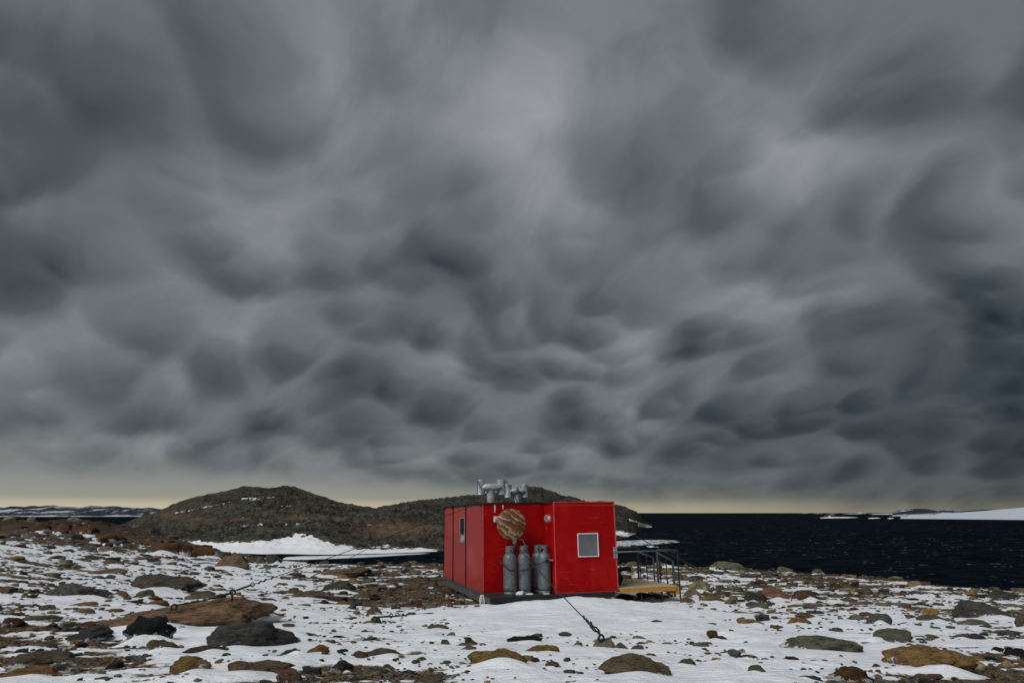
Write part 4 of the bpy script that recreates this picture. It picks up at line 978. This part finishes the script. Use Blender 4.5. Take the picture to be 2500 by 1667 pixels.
# ================================================================ gas cylinders on the platform
def gas_cylinder(x, y, yaw, m, label):
    c = empty('gas_cylinder', hw_(x, y, -.021), (HUT_R.x, HUT_R.y, HUT_R.z+yaw)); tag(c, label, 'gas cylinder', 'gas cylinders on the hut platform')
    r_ = .187
    b_ = MB().lathe([(0, .055), (.10, .055), (r_*.93, .085), (r_, .14), (r_+.003, .20), (r_, .21), (r_, .80), (r_+.003, .81), (r_, .82), (r_, .92), (r_*.96, .98), (r_*.82, 1.035), (r_*.55, 1.07), (.05, 1.085), (0, 1.085)], 32).build('body', m, c)
    ft = MB(); nseg = 28
    ft.lathe([(r_*.90, .012), (r_*.94, 0), (r_*.96, .012), (r_*.96, .075), (r_*.90, .075), (r_*.90, .012)], 28); ft.build('foot_ring', m, c)
    cl = MB(); hs = []; R0 = .118
    for k in range(nseg):                      # guard collar with two openings
        a0, a1 = 2*math.pi*k/nseg, 2*math.pi*(k+1)/nseg; am = ((a0+a1)/2) % math.pi; hole = .95 < am < 1.75
        for z0, z1 in (((1.04, 1.10), (1.20, 1.265)) if hole else ((1.04, 1.265),)):
            q = [(R0*math.cos(a), R0*math.sin(a), z) for a, z in ((a0, z0), (a1, z0), (a1, z1), (a0, z1))]; p2 = [(v[0]*.95, v[1]*.95, v[2]) for v in q]
            cl.add(q+p2, [(0,1,2,3), (7,6,5,4), (3,2,6,7), (0,4,5,1)], False)
    cl.ring((0, 0, 1.265), R0*.975, .008, (0, 0, 1), 28); cl.build('collar', m, c)
    vv = MB().lathe([(.032, 1.07), (.03, 1.12), (.018, 1.125), (.018, 1.17), (.034, 1.175), (.034, 1.20), (0, 1.205)], 14); vv.tube([(0, 0, 1.14), (.06, 0, 1.14)], .016, 10); vv.build('valve', ZINC, c)
    return c
gas_cylinder(.68, -.43, .5, GALV, 'leftmost gas cylinder, worn grey steel, under the round plywood disc')
gas_cylinder(1.09, -.45, .2, GALV, 'mottled galvanised gas cylinder, second from the left on the platform')
gas_cylinder(1.60, -.16, .4, GREYPAINT, 'gas cylinder half hidden behind the smooth grey one')
gas_cylinder(1.645, -.55, -.5, GREYPAINT, 'smooth grey painted gas cylinder next to the hut\'s front room')
rp = MB(); yb_ = -.43
def hpts(L): return [hw_(*p) for p in L]
rp.tube(hpts([(.40, -.003, .84), (.45, -.35, .82), (.50, -.56, .72), (.60, -.64, .63), (.74, -.645, .60), (.90, -.64, .60), (1.06, -.655, .62), (1.22, -.66, .67), (1.35, -.70, .74), (1.50, -.74, .79), (1.64, -.755, .86), (1.70, -.752, .875)]), .013, 8)
r = random.Random(9)
for k in range(5): rp.tube(hpts([(1.66+r.uniform(-.05, .05), -.76+r.uniform(-.02, .01), .86+r.uniform(-.06, .05)) for _ in range(3)]), .012, 6)
tag(rp.build('rope', BLACK), 'black rope tied round the gas cylinders', 'rope')
tag(MB().tube(hpts([(1.70, -.75, .865), (1.78, -.80, .862), (1.845, -.86, .865)]), [.018, .026, .018], 8).build('strap', ORANGE), 'orange strap joining the black rope to the hut wall', 'strap')
# snow blown onto the platform
sn = MB(); sv, sf = rock_shape(3, 77, .25, 6, 3.0)
for k, (x, y, a, b, h) in enumerate(((.90, -.62, .12, .10, .10), (1.16, -.66, .12, .07, .03), (1.62, -.76, .10, .05, .02))):
    sm_ = np_mesh('snow_patch', sv*np.array([a, b, h]), sf); attr(sm_, 'thick', np.ones(len(sv))); o = link('snow_patch', sm_, SNOW); o.location = hw_(x, y, -.02)
    tag(o, ['snow heap between the two leftmost gas cylinders', 'thin snow patch before the mottled gas cylinder', 'thin snow patch before the smooth grey gas cylinder'][k], 'snow', 'snow patches on the hut platform')

# round plywood disc on its post
dc = empty('plywood_disc', hw_(.88, -.32, -.02), HUT_R); tag(dc, 'round varnished plywood disc on a short post above the gas cylinders', 'wooden disc')
face = MB().lathe([(0, -.012), (.425, -.012), (.428, -.008), (.428, .008), (.425, .012), (0, .012)], 64).build('disc', PLY, dc)
face.matrix_local = Matrix.Translation((-.115, -.02, 1.865)) @ Matrix.Rotation(math.radians(84), 4, 'X') @ Matrix.Rotation(math.radians(25), 4, 'Z')
MB().tube([(0, 0, 0), (-.01, .0, .9), (-.03, .005, 1.46)], .022, 10).build('post', STEEL, dc)
MB().box(-.075, .03, -.03, .03, 1.32, 1.46, .006).build('bracket', ZINC, dc)
cl_ = MB().tube([(-.02, -.035, 1.22), (.01, -.045, 1.28), (.0, -.05, 1.36)], .03, 8); cl_.build('clamp', BLACK, dc)
MB().tube([(-.24, .0, 1.44), (-.24, .02, 1.30), (-.16, .03, 1.2), (-.05, .01, 1.16)], .012, 6).build('cable', BLACK, dc)
MB().tube([(.08, .0, 1.46), (.2, .0, 1.44), (.27, .02, 1.34), (.30, .0, 1.22)], .006, 6).build('cable', WHITE, dc)

# ================================================================ entrance deck with railing and stair
DX0, DX1, DY0, DY1 = WT+.01, 5.50, -.97, 1.55
deck = empty('entrance_deck', hw_(DX0, DY0, -.45), HUT_R); tag(deck, 'yellow plank entrance deck with dark steel railing and stair beside the hut', 'deck')
IM = Matrix.Translation((-DX0, -DY0, .45))
def dk(mb, name, m, parent=None):
    mb.v = [tuple(IM @ Vector(p)) for p in mb.v]; return mb.build(name, m, parent or deck)
nb = 9; wb = (DY1-DY0)/nb
for k in range(nb): dk(MB().box(DX0+.005*random.random(), DX1-.01*random.random(), DY0+k*wb+.006, DY0+(k+1)*wb-.006, .028, .062+.003*random.random(), .004), 'plank', PLANK)
dk(MB().box(DX0, DX1, DY0-.02, DY0+.02, -.075, .026, .004), 'front_board', ENDBOARD)
dk(MB().box(DX1-.045, DX1+.055, DY0-.02, DY1, -.17, .026, .004), 'side_board', ENDBOARD)
for y in (DY0+.6, DY0+1.3, DY1-.2): dk(MB().box(DX0, DX1-.046, y, y+.05, -.10, .026, .003), 'joist', STEEL)
def post(x, y, z0, z1, w=.03, m=STEEL): return dk(MB().box(x-w/2, x+w/2, y-w/2, y+w/2, z0, z1, .003), 'post', m)
post(DX1+.075, DY0-.01, -.62, 1.035, .036); post(4.39, DY0+.05, -.60, -.046); post(5.03, DY0+.05, -.60, -.046)
post(DX0+.03, DY1-.05, -.1, 1.03); post(4.40, DY1-.03, -.60, .027); post(5.45, .06, .063, .97, .05, RAILM); post(5.53, .06, -.55, .95, .03); post(5.45, 1.40, .063, 1.03, .05); post(5.53, 1.42, -.6, 1.03, .03)
post(5.97, .06, -.62, .66, .055, RAILM); post(5.74, .06, -.40, .76, .026); post(6.0, 1.40, -.62, .69, .04, RAILM); post(5.75, 1.40, -.45, .79, .026)
def rail(L, r_=.021, m=RAILM): return dk(MB().tube(L, r_, 8), 'handrail', m)
rail([(DX0-.02, DY0-.01, 1.03), (DX1+.075, DY0-.01, 1.04)]); rail([(DX1+.07, DY0, 1.035), (5.45, .06, 1.0)]); rail([(DX0, DY1-.04, 1.03), (5.45, 1.40, 1.04)])
rail([(5.45, .06, .92), (5.97, .06, .67)], .026); rail([(5.45, 1.40, .90), (6.0, 1.40, .70)], .026)
for k in range(2): dk(MB().box(5.56+.22*k, 5.80+.22*k, .09, 1.37, -.20-.18*k, -.165-.18*k, .004), 'stair_tread', PLANK)
for y in (.055, 1.395): dk(MB().tube([(5.56, y, -.05), (6.02, y, -.50)], .03, 6), 'stair_stringer', STEEL)

# black pack dumped on the deck
bag = empty('backpack', hw_(4.0, .1, .066), (0, 0, HUT_R.z)); tag(bag, 'black backpack with dangling straps lying on the deck behind the hut corner', 'backpack')
P, Fa = rock_shape(4, 41, .16, 6, 5.0); P = P*np.array([.26, .30, .30])+np.array([0, 0, .27]); P[:, 2] = np.maximum(P[:, 2], 0)
link('body', np_mesh('body', P, Fa), BAGM, bag)
P, Fa = rock_shape(3, 42, .2, 6, 5.0); P = P*np.array([.13, .2, .13])+np.array([.2, -.05, .15]); P[:, 2] = np.maximum(P[:, 2], 0); link('pocket', np_mesh('pocket', P, Fa), BAGM, bag)
MB().tube([(.1, 0, .34), (.25, .02, .40), (.42, .0, .44), (.52, -.02, .43), (.56, -.02, .36)], [.05, .06, .06, .05, .03], 10).build('hip_belt', BAGM, bag)
MB().tube([(.0, .05, .52), (.12, .02, .62), (.22, .0, .52), (.3, .0, .36)], .018, 8).build('shoulder_strap', BAGM, bag)
MB().tube([(.55, -.02, .38), (.54, -.05, .2), (.6, -.02, .05)], .008, 6).build('loose_strap', BAGM, bag)
MB().tube([(.3, -.1, .2), (.34, -.14, .1), (.28, -.2, .03), (.2, -.24, .02)], .012, 6).build('loose_strap', ENDBOARD, bag)

# ================================================================ guy wires and anchors
def top_of(px_, py_, i):                          # a point on hero boulder i under the given picture point
    h = heroes[i]; D = math.hypot(*h[0]); return Vector(at_d(px_, py_, D))
def sag(a, b, s, n=14): return [a.lerp(b, t/n)+Vector((0, 0, -s*4*(t/n)*(1-t/n))) for t in range(n+1)]
def guy(a, b, label, s=.05, r_=.011, tb=None):
    a = Vector(a); b = Vector(b); c = empty('guy_wire', b); tag(c, label, 'guy wire', 'guy wires holding the hut down')
    def put(mb, name, m): mb.v = [tuple(Vector(p)-b) for p in mb.v]; return mb.build(name, m, c)
    put(MB().tube(sag(a, b, s), r_, 6), 'wire', BLACK)
    if tb:                                        # turnbuckle and grips near the anchor
        d = (a-b); L = d.length; d.normalize(); side = d.cross(Vector((0, 0, 1))).normalized()
        p0 = b+d*.10; p1 = b+d*(.10+tb)
        t = MB().tube([p0, p0+d*.10], .018, 8); t.tube([p0+d*.10, p0+d*.14+side*.035, p1-d*.14+side*.035, p1-d*.10], .012, 6); t.tube([p0+d*.10, p0+d*.14-side*.035, p1-d*.14-side*.035, p1-d*.10], .012, 6); t.tube([p1-d*.10, p1], .018, 8)
        put(t, 'turnbuckle', BLACK); put(MB().ring(p1+d*.04, .035, .010, side+Vector((0, -.6, 0)), 12), 'thimble', BLACK)
        for k in (.35, .55, .85): q = p1+d*k*.6; put(MB().tube([q-d*.03+Vector((0, 0, -.02)), q+d*.03+Vector((0, 0, .01))], .016, 6), 'wire_grip', BLACK)
    return c
def eye_bolt(p, label, R=.075, h=.0, nrm=(.5, -1, 0)):
    o = empty('eye_bolt', p); tag(o, label, 'eye bolt', 'eye bolts in the anchor stones')
    if h: MB().tube([(0, 0, -.05), (0, 0, h)], .022, 8).build('shank', BLACK, o)
    MB().ring((0, 0, h+R*.7), R*.62, .015, nrm, 18).build('ring', BLACK, o); return o
def hero_index(label_part): return next(i for i, r_ in enumerate(HERO) if label_part in r_[5])
bpy.context.view_layer.update()
dg = bpy.context.evaluated_depsgraph_get()
def rock_top(px_, py_, lab):                     # first surface along the line of sight, on the boulder or the snow round it
    d = Vector(ray(px_, py_)).normalized(); ok, loc, *_ = sc.ray_cast(dg, Vector((0, 0, EYE)), d); return loc if ok else Vector(ground_hit(px_, py_))
A1 = rock_top(566, 1467, 'x'); A1b = rock_top(424, 1489, 'x'); A3 = rock_top(914, 1518, 'x'); A4 = rock_top(1468, 1566, 'x'); A5 = rock_top(1878, 1477, 'x'); A2 = rock_top(753, 1414, 'x'); A6 = rock_top(738, 1418, 'x')
eye_bolt(A1, 'tall black eye bolt standing on the long reddish brown boulder', .07, .10); eye_bolt(A1b, 'black eye ring at the left end of the long reddish brown boulder', .07)
eye_bolt(A3, 'black hook shaped ring in the flat tan stone before the hut', .07); eye_bolt(A4, 'black eye ring in the tan grey stone at the bottom centre', .065); eye_bolt(A5, 'black eye ring on the stone right of the deck', .08)
up_ = Vector((0, 0, .08))
g1 = guy(hw_(.0, .25, HH+.05), A1+Vector((0, 0, .16)), 'long black wire from the hut\'s front eave to the reddish boulder', .02, .0075, .3)
guy(A1+Vector((0, 0, .15)), A1b+up_, 'short slack wire between the two eye bolts of the reddish boulder', .03, .013)
guy(hw_(-.02, LL, HH+.03), A2+Vector((0, 0, .04)), 'wire from the hut\'s far eave down to the rubble on the left', .05, .011, .4)
guy(hw_(.1, -.7, -.25), A3+up_, 'low black wire from the hut\'s front leg to the hooked ring', .03, .014, .5)
guy(hw_(.87, -.52, 1.24), A4+up_, 'black wire slanting across the gas cylinders to the bottom centre stone', .03, .009, .5)
guy(hw_(WT+.01, 1.9, HH+.02), A5+up_, 'black wire running from the hut roof over the sea to the right anchor', .10, .012, .5)
guy(hw_(.05, LL-.3, -.1), A6+Vector((0, 0, .04)), 'thin low wire from the hut\'s far corner across the rubble', .03, .008, .3)

# thin mast standing on the hill behind the hut
mp = Vector(at_d(1366, 1207, 497)); ms = MB().tube([mp+Vector((0, 0, -3)), mp+Vector((0, 0, 8.2))], [.07, .04], 6); ms.ring(mp+Vector((0, 0, 7.2)), .25, .03, (0, 0, 1), 8)
tag(ms.build('antenna_mast', STEEL), 'thin lone mast on the hill skyline above the hut', 'mast')
cr_ = Vector(at_d(1465, 1226, 535)); P, Fa = rock_shape(2, 61, .2); o = link('cairn', np_mesh('cairn', P*np.array([4.2, 3, 1.3]), Fa), ROCK); o.location = cr_; o.color = (.04, .036, .03, 1); tag(o, 'dark rock pile on the hill skyline behind the hut roof', 'rock')
